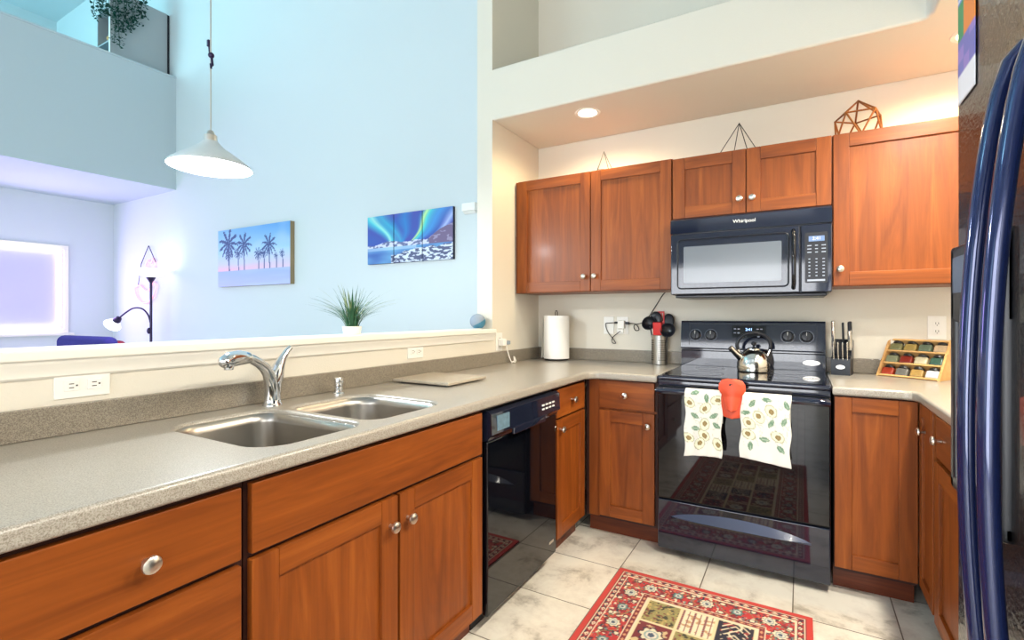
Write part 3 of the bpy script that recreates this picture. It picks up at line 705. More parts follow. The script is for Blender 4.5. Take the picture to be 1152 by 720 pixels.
# ------------------------------------------------------------------ things on the counters
def outlet(label, T, cu, cz, wdt, hgt, recs, slots_h=False, gr=None, name='wall_outlet', cat='outlet'):
    o = thing(name, label, cat, T(cu, 0, cz), gr)
    mesh_obj('plate', G().box(T(cu - wdt / 2, .0005, cz - hgt / 2), T(cu + wdt / 2, .006, cz + hgt / 2), .002), M['plastic'], o)
    for (ru, rz) in recs:
        r = mesh_obj('receptacle', G().box(T(cu + ru - .016, .006, cz + rz - .014), T(cu + ru + .016, .0085, cz + rz + .014), .002), M['plastic'], o)
        g = G()
        if slots_h:
            g.box(T(cu + ru - .006, .0086, cz + rz + .004), T(cu + ru + .004, .0092, cz + rz + .0062)); g.box(T(cu + ru - .006, .0086, cz + rz - .0062), T(cu + ru + .004, .0092, cz + rz - .004)); g.box(T(cu + ru + .008, .0086, cz + rz - .002), T(cu + ru + .012, .0092, cz + rz + .002))
        else:
            for s in (-1, 1): g.box(T(cu + ru + s * .0055 - .0012, .0086, cz + rz - .003), T(cu + ru + s * .0055 + .0012, .0092, cz + rz + .007))
            g.box(T(cu + ru - .002, .0086, cz + rz - .010), T(cu + ru + .002, .0092, cz + rz - .006))
        mesh_obj('slots', g, M['slot'], r)
    return o
WL = lambda u, d, z: (d, u, z); WB = lambda u, d, z: (u, -d, z)
outlet('large white outlet plate turned sideways on the half wall left of the sink', WL, -2.63, 1.040, .118, .066, [(-.024, 0), (.024, 0)], True)
outlet('small white outlet plate turned sideways on the half wall near the stone board', WL, -1.325, 1.043, .112, .066, [(-.022, 0), (.022, 0)], True)
pl = outlet('white outlet plate behind a plugged-in charger by the end of the half wall', WL, -.545, 1.055, .072, .115, [(0, .02), (0, -.02)])
ch = thing('charger', 'small white plug-in charger with grey body and loose white cable above the counter', 'charger', (.0095, -.50, 1.06))
mesh_obj('body', G().box((.0095, -.565, 1.03), (.05, -.525, 1.075), .006), M['plastic'], ch)
mesh_obj('grey_body', G().box((.020, -.524, 1.035), (.045, -.470, 1.060), .005), M['grey_cloth'], ch)
mesh_obj('cable', G().tube([(.03, -.50, 1.035), (.034, -.49, .99), (.045, -.485, .95), (.055, -.48, .925), (.07, -.46, .919), (.06, -.43, .925), (.05, -.43, .95), (.06, -.455, .955), (.075, -.475, .93), (.07, -.50, .919)], .004, 8), M['plastic'], ch, ang=60)
outlet('blank white wall plate left of the plugged-in adapter', WB, .548, 1.156, .072, .118, [])
outlet('white outlet plate holding a white adapter and black plugs behind the utensil caddy', WB, .645, 1.156, .080, .118, [(0, .02), (0, -.02)])
outlet('white wall outlet plate above the bamboo spice rack', WB, 2.298, 1.163, .074, .118, [(0, .02), (0, -.02)])
ad = thing('power_adapter', 'white power adapter with black cables plugged in below the wall cabinet', 'adapter', (.645, -.0095, 1.15))
mesh_obj('body', G().box((.622, -.045, 1.135), (.668, -.0095, 1.190), .006).box((.625, -.035, 1.105), (.660, -.0095, 1.132), .005), M['plastic'], ad)
mesh_obj('plug', G().box((.670, -.036, 1.163), (.70, -.014, 1.180), .005).box((.596, -.036, 1.168), (.621, -.014, 1.182), .005), M['dark'], ad)
def smooth_path(p, n=6):
    p = [Vector(q) for q in p]; out = []
    for i in range(len(p) - 1):
        a = p[max(i - 1, 0)]; b = p[i]; c = p[i + 1]; d = p[min(i + 2, len(p) - 1)]
        for k in range(n):
            t = k / n; out.append(.5 * ((2 * b) + (c - a) * t + (2 * a - 5 * b + 4 * c - d) * t * t + (3 * b - a - 3 * c + d) * t ** 3))
    return out + [p[-1]]
mesh_obj('cable', G().tube(smooth_path([(.698, -.025, 1.172), (.74, -.015, 1.165), (.76, -.012, 1.13), (.735, -.012, 1.125), (.73, -.012, 1.16), (.80, -.01, 1.185), (.86, -.008, 1.27), (.91, -.006, 1.35), (.93, -.006, 1.371)]), .0028, 8)
         .tube(smooth_path([(.600, -.025, 1.175), (.56, -.016, 1.172), (.528, -.014, 1.165), (.545, -.014, 1.11), (.585, -.014, 1.06), (.60, -.014, 1.035), (.575, -.014, 1.04), (.58, -.014, 1.075), (.64, -.036, 1.118)]), .0028, 8), M['wire'], ad, ang=60)

cb = thing('stone_board', 'beige speckled stone board lying on the counter right of the sink', 'board', (.20, -1.375, .914))
mesh_obj('slab', G().box((.045, -1.525, .920), (.37, -1.232, .934), .005), M['board'], cb)
for px in (.08, .335):
    for py in (-1.49, -1.27): mesh_obj('foot', G().cyl((px, py, .9142), (px, py, .9205), .012), M['dark'], cb)

pt = thing('paper_towel_holder', 'white paper towel roll on a black wire stand in the counter corner', 'paper towels', (.213, -.135, .914))
ptx, pty = .213, -.135
mesh_obj('stand', G().tube([(ptx + .08 * cos(2 * pi * i / 28), pty + .08 * sin(2 * pi * i / 28), .9195) for i in range(28)], .004, 8, closed=True)
         .tube([(ptx - .08, pty, .9195), (ptx, pty, .921), (ptx + .08, pty, .9195)], .0035, 8)
         .tube([(ptx - .008, pty, .92), (ptx - .008, pty, 1.245), (ptx - .004, pty, 1.258), (ptx + .004, pty, 1.258), (ptx + .008, pty, 1.245), (ptx + .008, pty, .92)], .003, 8)
         .tube([(ptx - .098, pty - .01, .9195), (ptx - .098, pty - .01, 1.10), (ptx - .092, pty - .01, 1.13)], .003, 8), M['wire'], pt, ang=60)
rl = mesh_obj('roll', G().lathe([(.020, .928), (.088, .927), (.089, .930), (.089, 1.218), (.088, 1.222), (.020, 1.221), (.020, .928)], (ptx, pty, 0), 40), M['paper'], pt)
mesh_obj('loose_sheet', G().grid(10, 8, lambda u, v: (ptx + (.0905 + .016 * u * u * (1 - v)) * cos(R(165 + 50 * u)), pty + (.0905 + .016 * u * u * (1 - v)) * sin(R(165 + 50 * u)), .93 + .288 * v)), M['paper'], rl)

# utensil caddy and each utensil
ux, uy = .915, -.085
uc_ = thing('utensil_caddy', 'perforated steel utensil caddy on the counter left of the stove', 'caddy', (ux, uy, .914))
mesh_obj('can', G().lathe([(0, .916), (.047, .9145), (.050, .918), (.050, 1.094), (.0515, 1.099), (.0485, 1.101), (.047, 1.096), (.047, .92), (0, .92)], (ux, uy, 0), 40), M['steel'], uc_)
g = G()
for r in range(10):
    for k in range(24):
        if k % 6 > 3: continue
        a = 2 * pi * (k + .5) / 24; z = .945 + r * .0135
        p = Vector((ux + .0497 * cos(a), uy + .0497 * sin(a), z)); nn = Vector((cos(a), sin(a), 0))
        g.cyl(p, p + nn * .0010, .0044, n=10)
mesh_obj('perforations', g, M['slot'], uc_)
def utensil(label, cat, ang, tilt_, L, head, m, gname='kitchen utensils in the caddy'):
    bx, by = ux + .018 * cos(ang), uy + .018 * sin(ang); tx, ty = ux + (.030 + tilt_) * cos(ang), uy + (.030 + tilt_) * sin(ang)
    o = thing(cat.replace(' ', '_'), label, cat, (bx, by, .921), gname)
    top = Vector((tx, ty, .921 + L)); bot = Vector((bx, by, .9215)); d = (top - bot).normalized()
    mesh_obj('handle', G().tube([bot, top], [.005, .0045], 10), m, o)
    q = Vector((0, 0, 1)).rotation_difference(d).to_matrix().to_4x4(); mt = Matrix.Translation(top) @ q
    g = G(); head(g, mt); mesh_obj('head', g, m, o, ang=60)
def ladle(g, mt):
    prof = [(.0, -.034), (.024, -.030), (.040, -.016), (.046, 0), (.043, 0), (.038, -.015), (.022, -.027), (0, -.031)]
    m2 = mt @ Matrix.Translation((0, -.02, .02)) @ Matrix.Rotation(R(70), 4, 'X'); g.lathe(prof, m2.translation, 24, mtx=m2.to_3x3())
def spoon(g, mt):
    m2 = mt @ Matrix.Translation((0, -.004, .03)) @ Matrix.Diagonal((1.15, .28, 1.5, 1)); bm = bmesh.new(); bmesh.ops.create_uvsphere(bm, u_segments=20, v_segments=12, radius=.033, matrix=m2); g.addbm(bm)
def turner(g, mt):
    for k in range(4): g.box((-.027 + k * .0155, -.002, .03), (-.027 + k * .0155 + .008, .002, .085), .001, mtx=mt)
    g.box((-.027, -.002, .0), (.028, .002, .032), .001, mtx=mt); g.box((-.027, -.002, .083), (.028, .002, .094), .001, mtx=mt)
def spatula(g, mt): g.box((-.027, -.004, -.012), (.027, .004, .075), .004, mtx=mt)
utensil('red silicone spatula standing in the front of the steel caddy', 'spatula', R(262), .006, .185, spatula, M['red'])
utensil('red slotted turner standing behind the red spatula in the caddy', 'turner', R(100), .0, .235, turner, M['red'])
utensil('black ladle leaning left out of the steel caddy', 'ladle', R(185), .030, .235, ladle, M['dark'])
utensil('black ladle leaning right and forward over the rim of the caddy', 'ladle', R(-22), .030, .195, ladle, M['dark'])
utensil('black spoon leaning right at the back of the caddy', 'spoon', R(48), .028, .235, spoon, M['dark'])
utensil('black spoon standing left at the back of the caddy', 'spoon', R(140), .006, .25, spoon, M['dark'])

# kettle
kx, ky, kz = 1.470, -.262, .9199
kt = thing('kettle', 'polished steel whistling kettle standing on the glass cooktop', 'kettle', (kx, ky, kz))
mesh_obj('body', G().lathe([(0, .001), (.080, .0), (.084, .004), (.085, .018), (.0835, .045), (.076, .075), (.062, .098), (.046, .112), (.036, .117), (.036, .119), (0, .119)], (kx, ky, kz), 48), M['ss'], kt)
ld = mesh_obj('lid', G().lathe([(.035, .1192), (.034, .124), (.020, .130), (.008, .132), (0, .132)], (kx, ky, kz), 32), M['ss'], kt)
mesh_obj('lid_knob', G().lathe([(.006, .132), (.006, .140), (.013, .146), (.013, .156), (.008, .162), (0, .163)], (kx, ky, kz), 20), M['dark'], ld)
mesh_obj('spout', G().tube([(kx - .062, ky - .03, kz + .075), (kx - .085, ky - .045, kz + .098), (kx - .102, ky - .056, kz + .118)], [.020, .016, .014], 18), M['ss'], kt, ang=60)
mesh_obj('spout_cap', G().tube([(kx - .102, ky - .056, kz + .118), (kx - .112, ky - .062, kz + .129)], [.016, .015], 18), M['ss'], kt)
hh = []
for i in range(25):
    a = R(-22 + 224 * i / 24); hh.append((kx + .082 * cos(a), ky + .0 + .018 * cos(a), kz + .142 + .068 * sin(a)))
mesh_obj('handle', G().tube(hh, [.006] + [.0095] * 23 + [.006], 14), M['dark'], kt, ang=60)
mesh_obj('handle_bracket', G().tube([(kx + .066, ky + .014, kz + .085), (kx + .079, ky + .016, kz + .12)], .006, 10).tube([(kx - .066, ky - .014, kz + .085), (kx - .079, ky - .016, kz + .12)], .006, 10), M['ss'], kt)

# towels and the silicone mitt over the oven handle
def towel(label, x0, x1, zt, zb, seed, lines, gname=None):
    hy, r = -.7235, .0185; W_ = x1 - x0; Lf = zt - zb; base = ((x0 + x1) / 2, hy, zb)
    rnd = random.Random(seed); nu, nv = 60, 110; arc_ = pi * r; Lb = .14; tot = Lb + arc_ + Lf
    def fn(u, v):
        s = v * tot; wob = .0025 * sin(u * 9 + seed) + .0015 * sin(u * 21 + seed * 2)
        if s < Lb: y, z = hy + r + .001, zt - (Lb - s) - r
        elif s < Lb + arc_:
            a = (s - Lb) / r; y, z = hy + r * cos(a), zt - r + r * sin(a)
        else:
            q = (s - Lb - arc_) / Lf; y, z = hy - r - .004 * q - wob * q - .006 * q * q, zt - r - (s - Lb - arc_) * (1 + .04 * sin(u * 2.4 + seed))
        return (x0 + W_ * u + (.004 * sin(z * 40 + seed) if s > Lb else 0) - .012 * lines * max(0, s - Lb) / tot * (1 - u), y, z)
    o = mesh_obj('dish_towel', G().grid(nu, nv, fn), M['paint_towel'], None, base, ang=80)
    md_ = o.modifiers.new('thickness', 'SOLIDIFY'); md_.thickness = .004; md_.offset = 0
    tag(o, label, 'towel', gname)
    mots = []
    k = 0
    while len(mots) < 20 and k < 900:
        k += 1; p = (rnd.uniform(x0 + .012, x1 - .012), rnd.uniform(zb + .045, zt - .015))
        if all(hypot(p[0] - m[0], p[1] - m[1]) > .047 for m in mots): mots.append((p[0], p[1], rnd.choice((0, 1)), rnd.uniform(0, 6.28)))
    def pf(co):
        X, Yy, Z = co.x + base[0], co.y + base[1], co.z + base[2]
        for (mx_, mz, kd, an) in mots:
            dx, dz = X - mx_, Z - mz; a = dx * cos(an) + dz * sin(an); b = -dx * sin(an) + dz * cos(an)
            if kd == 0:
                d = hypot(a / .027, b / .019); d2 = hypot((a - .004) / .013, b / .0105)
                if d2 < 1: return (132, 112, 66) if d2 > .6 else (150, 128, 84)
                if d < 1: return (226, 224, 196)
                if d < 1.16: return (170, 168, 136)
            else:
                if abs(b) < .0105 * (1 - (a / .023) ** 2) and abs(a) < .023: return (108, 138, 112) if abs(b) > .001 else (170, 186, 164)
        n = nz(X, Z, 34, seed)
        if abs(n) < .022 and zb + .05 < Z: return (196, 196, 180)
        return (224, 221, 212)
    paint(o, pf); return o
towel('white leaf-printed dish towel hanging at the left of the oven handle', 1.204, 1.371, .868, .563, 3, .4)
towel('white leaf-printed dish towel hanging at the right of the oven handle', 1.457, 1.655, .868, .580, 5, 1.0)
mt = thing('silicone_mitt', 'orange silicone pot grip with a hole draped over the oven handle between the towels', 'pot holder', (1.415, -.735, .76))
def shape_sheet(prof, y0, thick, yfn):
    # prof: list of (z, x_left, x_right)
    g = G(); V = []; n = len(prof)
    for sgn in (0, 1):
        for (z, a, b) in prof:
            for k in range(7):
                t = k / 6; V.append((a + (b - a) * t, yfn(z, t) - (thick if sgn else 0), z))
    F = []; m = n * 7
    for i in range(n - 1):
        for k in range(6):
            F.append((i * 7 + k, i * 7 + k + 1, (i + 1) * 7 + k + 1, (i + 1) * 7 + k)); F.append((m + i * 7 + k, m + (i + 1) * 7 + k, m + (i + 1) * 7 + k + 1, m + i * 7 + k + 1))
        for k in (0, 6):
            F.append((i * 7 + k, (i + 1) * 7 + k, m + (i + 1) * 7 + k, m + i * 7 + k))
    for i in (0, n - 1):
        for k in range(6): F.append((i * 7 + k, i * 7 + k + 1, m + i * 7 + k + 1, m + i * 7 + k))
    return g.add(V, F)
cxm = 1.414
def rows(ctrl, n=16):
    out = []
    for i in range(n):
        t = i / (n - 1) * (len(ctrl) - 1); k = min(int(t), len(ctrl) - 2); f = t - k; f = f * f * (3 - 2 * f)
        out.append(tuple(ctrl[k][j] + (ctrl[k + 1][j] - ctrl[k][j]) * f for j in range(3)))
    return out
front = rows([(.782, cxm - .012, cxm + .012), (.788, cxm - .024, cxm + .024), (.815, cxm - .030, cxm + .030), (.846, cxm - .036, cxm + .037), (.864, cxm - .050, cxm + .052), (.880, cxm - .058, cxm + .060), (.905, cxm - .056, cxm + .058), (.922, cxm - .044, cxm + .045), (.930, cxm - .018, cxm + .018)], 40)
mesh_obj('upper_flap', shape_sheet(front, 0, .005, lambda z, t: -.758 + .016 * (2 * t - 1) ** 2 - .012 * max(0, (.85 - z) / .07) + .1 * max(0, z - .872) * .6), M['orange'], mt, ang=50)
back = rows([(.744, cxm - .012, cxm + .012), (.750, cxm - .034, cxm + .034), (.768, cxm - .047, cxm + .047), (.80, cxm - .050, cxm + .050), (.86, cxm - .046, cxm + .046)], 20)
mesh_obj('lower_flap', shape_sheet(back, 0, .005, lambda z, t: -.742 + .008 * (2 * t - 1) ** 2), M['orange'], mt, ang=50)
mesh_obj('hole', G().prism(oval(.0075, .0055, 20), lambda p: (cxm - .002 + p[0], -.7605 + .0021, .903 + p[1]), lambda p: (cxm - .002 + p[0], -.763 + .0021, .903 + p[1])), M['slot'], mt)

# knife block with each knife
kb = thing('knife_block', 'black knife block with an oval emblem on the counter right of the stove', 'knife block', (1.885, -.13, .9142), None, R(-12))
g = G().prism([(-.055, 0), (.045, 0), (.065, .175), (.02, .185), (-.02, .10), (-.055, .085)], lambda p: (-.043, p[0], p[1]), lambda p: (.043, p[0], p[1]))
mesh_obj('block', g, M['black_satin'], kb, local=True)
mesh_obj('emblem', G().prism(oval(.020, .011), lambda p: (p[0], -.0552, .042 + p[1]), lambda p: (p[0], -.0565, .042 + p[1])), M['nickel'], kb, local=True)
def knife(label, x, y, z, L, wd, m1, n='knife', tl=28, wx=.42):
    rt = kb.matrix_basis if False else Matrix.Translation(kb.location) @ Matrix.Rotation(R(-12), 4, 'Z')
    p = rt @ Vector((x, y, z)); o = thing(n, label, 'knife', p, 'knives in the knife block', R(-12)); o.rotation_euler = (R(tl), 0, R(-12))
    mesh_obj('handle', G().box((-wd * wx, -wd, .004), (wd * wx, wd, L), wd * .38, seg=3), m1, o, local=True)
    mesh_obj('bolster', G().box((-wd * .45, -wd * 1.02, -.004), (wd * .45, wd * 1.02, .004), .001), M['ss'], o, local=True)
for i in range(4):
    knife('%s of the four steel-handled steak knives fronting the knife block' % ('leftmost', 'second from left', 'third from left', 'rightmost')[i], -.030 + i * .020, -.052, .084, .088, .0075, M['ss'], tl=6)
for i, (x, z, lb, m1) in enumerate(((-.040, .170, 'pale-handled large knife at the left rear of the knife block', 'ss'), (-.036, .140, 'pale-handled knife just below the left rear knife of the block', 'ss'), (.004, .160, 'thin black-handled knife in the middle of the knife block', 'dark'), (.034, .165, 'dark-capped knife at the right rear of the knife block', 'dark'), (.036, .135, 'pale-handled knife in front of the right rear knife of the block', 'ss'))):
    knife(lb, x, .010 if z > .15 else -.012, z, .115 if z > .15 else .10, .014 if i != 2 else .008, M[m1], tl=10, wx=.62)

# spice rack with twelve jars
SR = R(-32)
sr = thing('spice_rack', 'slanted bamboo spice rack of twelve jars on the counter near the fridge', 'spice rack', (2.152, -.165, .914), None, SR)
th_ = R(35)       # front plane leans back by this from vertical
SW, SH, SD = .27, .225, .075
tm = Matrix.Translation((0, 0, .002)) @ Matrix.Rotation(-th_, 4, 'X')
def tb(g, a, b, bev=.002): g.box(a, b, bev, mtx=tm)
g = G()
for z in (0, .0735, .147): tb(g, (-SW / 2 + .010, -.006, z), (SW / 2 - .010, SD * .62, z + .009))
tb(g, (-SW / 2 + .010, -.006, SH - .010), (SW / 2 - .010, SD * .62, SH))
tb(g, (-SW / 2 + .010, SD * .56, .008), (SW / 2 - .010, SD * .62, SH - .008))
mesh_obj('shelves', g, M['bamboo'], sr, local=True)
for sx_ in (-1, 1):
    g = G(); a = sx_ * SW / 2; P_ = [tm @ Vector((0, -.010, 0)), tm @ Vector((0, -.010, SH)), tm @ Vector((0, SD * .7, SH))]
    poly = [(P_[0].y, .0005), (P_[1].y, P_[1].z), (P_[2].y, P_[2].z), (P_[2].y + .004, .0005)]
    g.prism(poly, lambda p: (a - sx_ * .010, p[0], p[1]), lambda p: (a, p[0], p[1]))
    mesh_obj('side_panel', g, M['bamboo'], sr, local=True)
SP = [('rust red paprika', (178, 62, 34)), ('grey pepper', (120, 116, 108)), ('golden spice', (190, 152, 84)), ('white salt', (232, 232, 228)),
      ('pale green herb', (150, 154, 120)), ('brick red chili', (150, 46, 32)), ('cream powder', (226, 212, 174)), ('dark green herb', (60, 96, 80)),
      ('olive herb', (138, 136, 90)), ('yellow mustard', (186, 156, 84)), ('sage green herb', (112, 128, 104)), ('peach powder', (222, 190, 150))]
rot = Matrix.Translation((2.152, -.165, .914)) @ Matrix.Rotation(SR, 4, 'Z') @ tm
for r in range(3):
    for c_ in range(4):
        nm, colr = SP[r * 4 + c_]
        lx = -SW / 2 + .040 + c_ * .0635; p = rot @ Vector((lx, .018, .0095 + r * .0735))
        j = thing('spice_jar', 'jar of %s in the %s row of the slanted spice rack' % (nm, ('bottom', 'middle', 'top')[r]), 'jar', p, 'jars in the spice rack')
        j.rotation_euler = (Matrix.Rotation(SR, 4, 'Z') @ Matrix.Rotation(-th_, 4, 'X')).to_euler()
        mc = bpy.data.materials.get('spice_' + nm) or mat('spice_' + nm, tuple(v * .84 for v in colr), .4, coat=.5, var=.25, vscale=90)
        mesh_obj('jar_body', G().box((-.027, -.021, .0005), (.027, .018, .044), .008, seg=3), mc, j, local=True)
        mesh_obj('lid', G().lathe([(.022, .0445), (.0225, .047), (.0225, .055), (.021, .057), (0, .057)], (0, -.001, 0), 24), M['lid'], j, local=True)

# ornaments on top of the wall cabinets
def frame(name, label, c, pts, edges, r, m, grp='wire ornaments on the cabinets'):
    g = G()
    for a, b in edges: g.cyl(pts[a], pts[b], r, n=8)
    for p in pts: g.ball(p, r * 1.15, seg=8)
    o = mesh_obj(name, g, m, None, c); tag(o, label, 'ornament', grp)
zt = 2.1265
def pyramid(cx, cy, s, h, rz): 
    P_ = [(cx + s * cos(rz + i * pi / 2), cy + s * sin(rz + i * pi / 2), zt + .003) for i in range(4)] + [(cx, cy, zt + h)]
    return P_, [(0, 1), (1, 2), (2, 3), (3, 0), (0, 4), (1, 4), (2, 4), (3, 4)]
p, e = pyramid(.615, -.28, .062, .128, R(75)); frame('wire_pyramid', 'small black wire pyramid on top of the cabinet above the paper towels', (.615, -.28, zt), p, e, .0018, M['wire'])
p, e = pyramid(1.387, -.16, .128, .205, R(25)); p = [(a, b, c_ - .0065) for a, b, c_ in p]; frame('wire_pyramid', 'larger black wire pyramid on top of the cabinet above the microwave', (1.387, -.16, zt - .0065), p, e, .0022, M['wire'])
cx_, cy_, rr_ = 1.952, -.16, .104; z1, z2, z3 = zt - .0005, zt + .125, zt + .205
P_ = [(cx_ + rr_ * cos(R(20 + 72 * i)), cy_ + rr_ * sin(R(20 + 72 * i)), z2) for i in range(5)] + [(cx_ + rr_ * cos(R(56 + 72 * i)), cy_ + rr_ * sin(R(56 + 72 * i)), z1) for i in range(5)] + [(cx_, cy_, z3)]
E_ = [(i, (i + 1) % 5) for i in range(5)] + [(5 + i, 5 + (i + 1) % 5) for i in range(5)] + [(i, 10) for i in range(5)] + [(i, 5 + i) for i in range(5)] + [(i, 5 + (i - 1) % 5) for i in range(5)]
frame('geometric_ornament', 'copper rod polyhedron ornament on top of the tall right wall cabinet', (cx_, cy_, zt), P_, E_, .0045, M['copper'])

# ------------------------------------------------------------------ on the half wall ledge
gp = thing('grass_plant', 'grassy potted plant on the half wall ledge', 'plant', (-.075, -1.655, 1.14))
mesh_obj('pot', G().lathe([(0, 0), (.036, 0), (.042, .034), (.044, .036), (.040, .036), (.037, .026), (0, .026)], (-.075, -1.655, 1.1405), 28), M['plastic'], gp)
def blades(n, m, name, seed, hmax):
    rnd = random.Random(seed); g = G()
    for i in range(n):
        a = rnd.uniform(0, 2 * pi); rad = rnd.uniform(0, .028); L = rnd.uniform(.5, 1) * hmax; lean = rnd.uniform(.12, 1.0) ** 1.1; wdt = rnd.uniform(.0016, .0034)
        b0 = Vector((-.075 + rad * cos(a), -1.655 + rad * sin(a), 1.164)); a2 = a + rnd.uniform(-.5, .5); V = []
        for k in range(8):
            t = k / 7; out = L * lean * (t ** 1.6); up = L * (t - .42 * lean * t * t)
            c = b0 + Vector((cos(a2) * out, sin(a2) * out, up)); sd_ = Vector((-sin(a2), cos(a2), .3)) * wdt * (1 - t) ** .6
            V += [c - sd_, c + sd_ + Vector((0, 0, .0001)), c + Vector((cos(a2), sin(a2), 0)) * -.0006]
        F = []
        for k in range(7):
            for q in range(3): F.append((k * 3 + q, k * 3 + (q + 1) % 3, (k + 1) * 3 + (q + 1) % 3, (k + 1) * 3 + q))
        g.add(V, F)
    return mesh_obj(name, g, m, gp)
blades(150, M['grass'], 'foliage', 4, .215); blades(40, M['grass_pale'], 'foliage', 9, .25)
sp_ = thing('smart_speaker', 'round grey and blue fabric speaker ball at the end of the half wall ledge', 'speaker', (-.062, -.69, 1.1402))
c0 = (-.062, -.69, 1.1402 + .047)
mesh_obj('upper_shell', G().ball(c0, .049, sc=(1, 1, .96), seg=32), M['grey_cloth'], sp_)
bm = bmesh.new(); bmesh.ops.create_uvsphere(bm, u_segments=32, v_segments=16, radius=.0497, matrix=Matrix.Translation(c0) @ Matrix.Rotation(R(20), 4, 'Y') @ Matrix.Rotation(R(-22), 4, 'X') @ Matrix.Diagonal((1, 1, .96, 1)))
bmesh.ops.bisect_plane(bm, geom=bm.verts[:] + bm.edges[:] + bm.faces[:], plane_co=Vector(c0) + Vector((0, 0, -.006)), plane_no=Vector((-.35, -.45, 1)), clear_outer=True)
mesh_obj('lower_shell', G().addbm(bm), M['blue_cloth'], sp_)
mesh_obj('base', G().lathe([(.024, 0), (.026, .004), (.0, .004)], (-.062, -.69, 1.1402), 24), M['plastic'], sp_)

# ------------------------------------------------------------------ pendant lamp over the dining side
PX, PY, PZ = -.615, -1.978, 1.888
pd = thing('pendant_lamp', 'white cone pendant lamp hanging lit on a thin cord beyond the half wall', 'lamp', (PX, PY, PZ))
prof = [(.164, 0), (.160, .012), (.126, .040), (.086, .068), (.056, .090), (.040, .106), (.030, .118), (.028, .118), (.038, .103), (.054, .087), (.084, .065), (.124, .037), (.158, .009), (.164, 0)]
mesh_obj('shade', G().lathe(prof, (PX, PY, PZ), 56), M['shade'], pd, ang=50)
mesh_obj('socket', G().lathe([(.0, .112), (.026, .112), (.026, .145), (.018, .150), (.012, .165), (0, .166)], (PX, PY, PZ), 24), M['nickel'], pd)
mesh_obj('bulb', G().ball((PX, PY, PZ + .055), .032, sc=(1, 1, 1.1)), M['bulb'], pd)
mesh_obj('cord', G().tube([(PX, PY, PZ + .16), (PX, PY, ZC - .03)], .0032, 8), M['nickel'], pd)
mesh_obj('cord_hook', G().tube([(PX - .012, PY, 2.44), (PX - .006, PY, 2.40), (PX + .010, PY, 2.375), (PX + .016, PY, 2.345), (PX + .004, PY, 2.335), (PX, PY, 2.355)], .005, 8).box((PX - .02, PY - .008, 2.435), (PX - .006, PY + .008, 2.465), .003).ball((PX + .004, PY, 2.392), .013, seg=12), M['purple_metal'], pd, ang=60)
mesh_obj('canopy', G().lathe([(.0, -.03), (.05, -.028), (.06, -.001), (0, -.001)], (PX, PY, ZC), 24), M['shade'], pd)
point('pendant_light', (PX, PY, PZ + .012), 54, (.93, .97, 1.0), .05)

# ------------------------------------------------------------------ far wall pictures
def canvas(label, x0, x1, z0, z1, dep, fn, nu, nv, edge, grp=None, tilt_=0):
    o = thing('canvas_print', label, 'picture', ((x0 + x1) / 2, -dep / 2, z0), grp)
    mesh_obj('stretcher', G().box((x0, -dep + .001, z0), (x1, -.002, z1)), edge, o)
    p = mesh_obj('print', G().grid(nu, nv, lambda u, v: (x0 + (x1 - x0) * u, -dep, z0 + (z1 - z0) * v)), M['paint_pic'], o)
    org = origin(o)
    paint(p, lambda co: fn(co.x + org.x, co.z + org.z)); return o
px0, px1, pz0, pz1 = -4.135, -2.83, 1.545, 2.185
palms = [(.16, .74, .24, 1.0), (.385, .70, .19, .95), (.73, .66, .17, .9), (.165, .56, .11, .8), (.30, .56, .10, .7), (.585, .53, .10, .7), (.66, .53, .08, .7), (.90, .50, .06, .6), (.82, .47, .05, .6)]
def palm_fn(x, z):
    u = (x - px0) / (px1 - px0); v = (z - pz0) / (pz1 - pz0); hor = .27
    n = nz(u, v, 5, 2)
    if v < hor: c = lerp((176, 182, 236), (158, 178, 226), v / hor); c = lerp(c, (180, 196, 238), max(0, nz(u * .4, v * 3, 6, 8)) * .9)
    else:
        t = (v - hor) / (1 - hor)
        c = lerp((222, 196, 214), (168, 206, 236), min(1, t * 2.2)); c = lerp(c, (84, 150, 214), max(0, t - .4) * 1.4 * (.55 + .6 * u))
        c = lerp(c, (196, 212, 236), max(0, n) * .8 * (1 - .5 * t))
        if t < .16: c = lerp((236, 182, 200), c, max(t / .16, min(1, u * 1.1)))
    for (pu, pv, r, k) in palms:
        w_ = .005 + .002 * k
        if hor < v < pv and abs(u - pu - .01 * sin(v * 6)) < w_: return (70, 92, 142)
        dx = (u - pu) * 1.9; dy = (v - pv); d = hypot(dx, dy) / (r * 1.15)
        if d < 1:
            a = math.atan2(dy + d * d * r * .45, dx)
            f = abs(((a / (2 * pi)) * 11) % 1 - .5)
            if f < .46 * (1 - d) + .18 * (nz(u, v, 60, 3) + .35): return (58, 80, 132)
    return c
canvas('canvas of dark palm trees against a blue sunset sky on the far wall', px0, px1, pz0, pz1, .05, palm_fn, 150, 84, M['canvas_edge'])
ax0, ax1, az0, az1 = -1.745, -.772, 1.683, 2.112
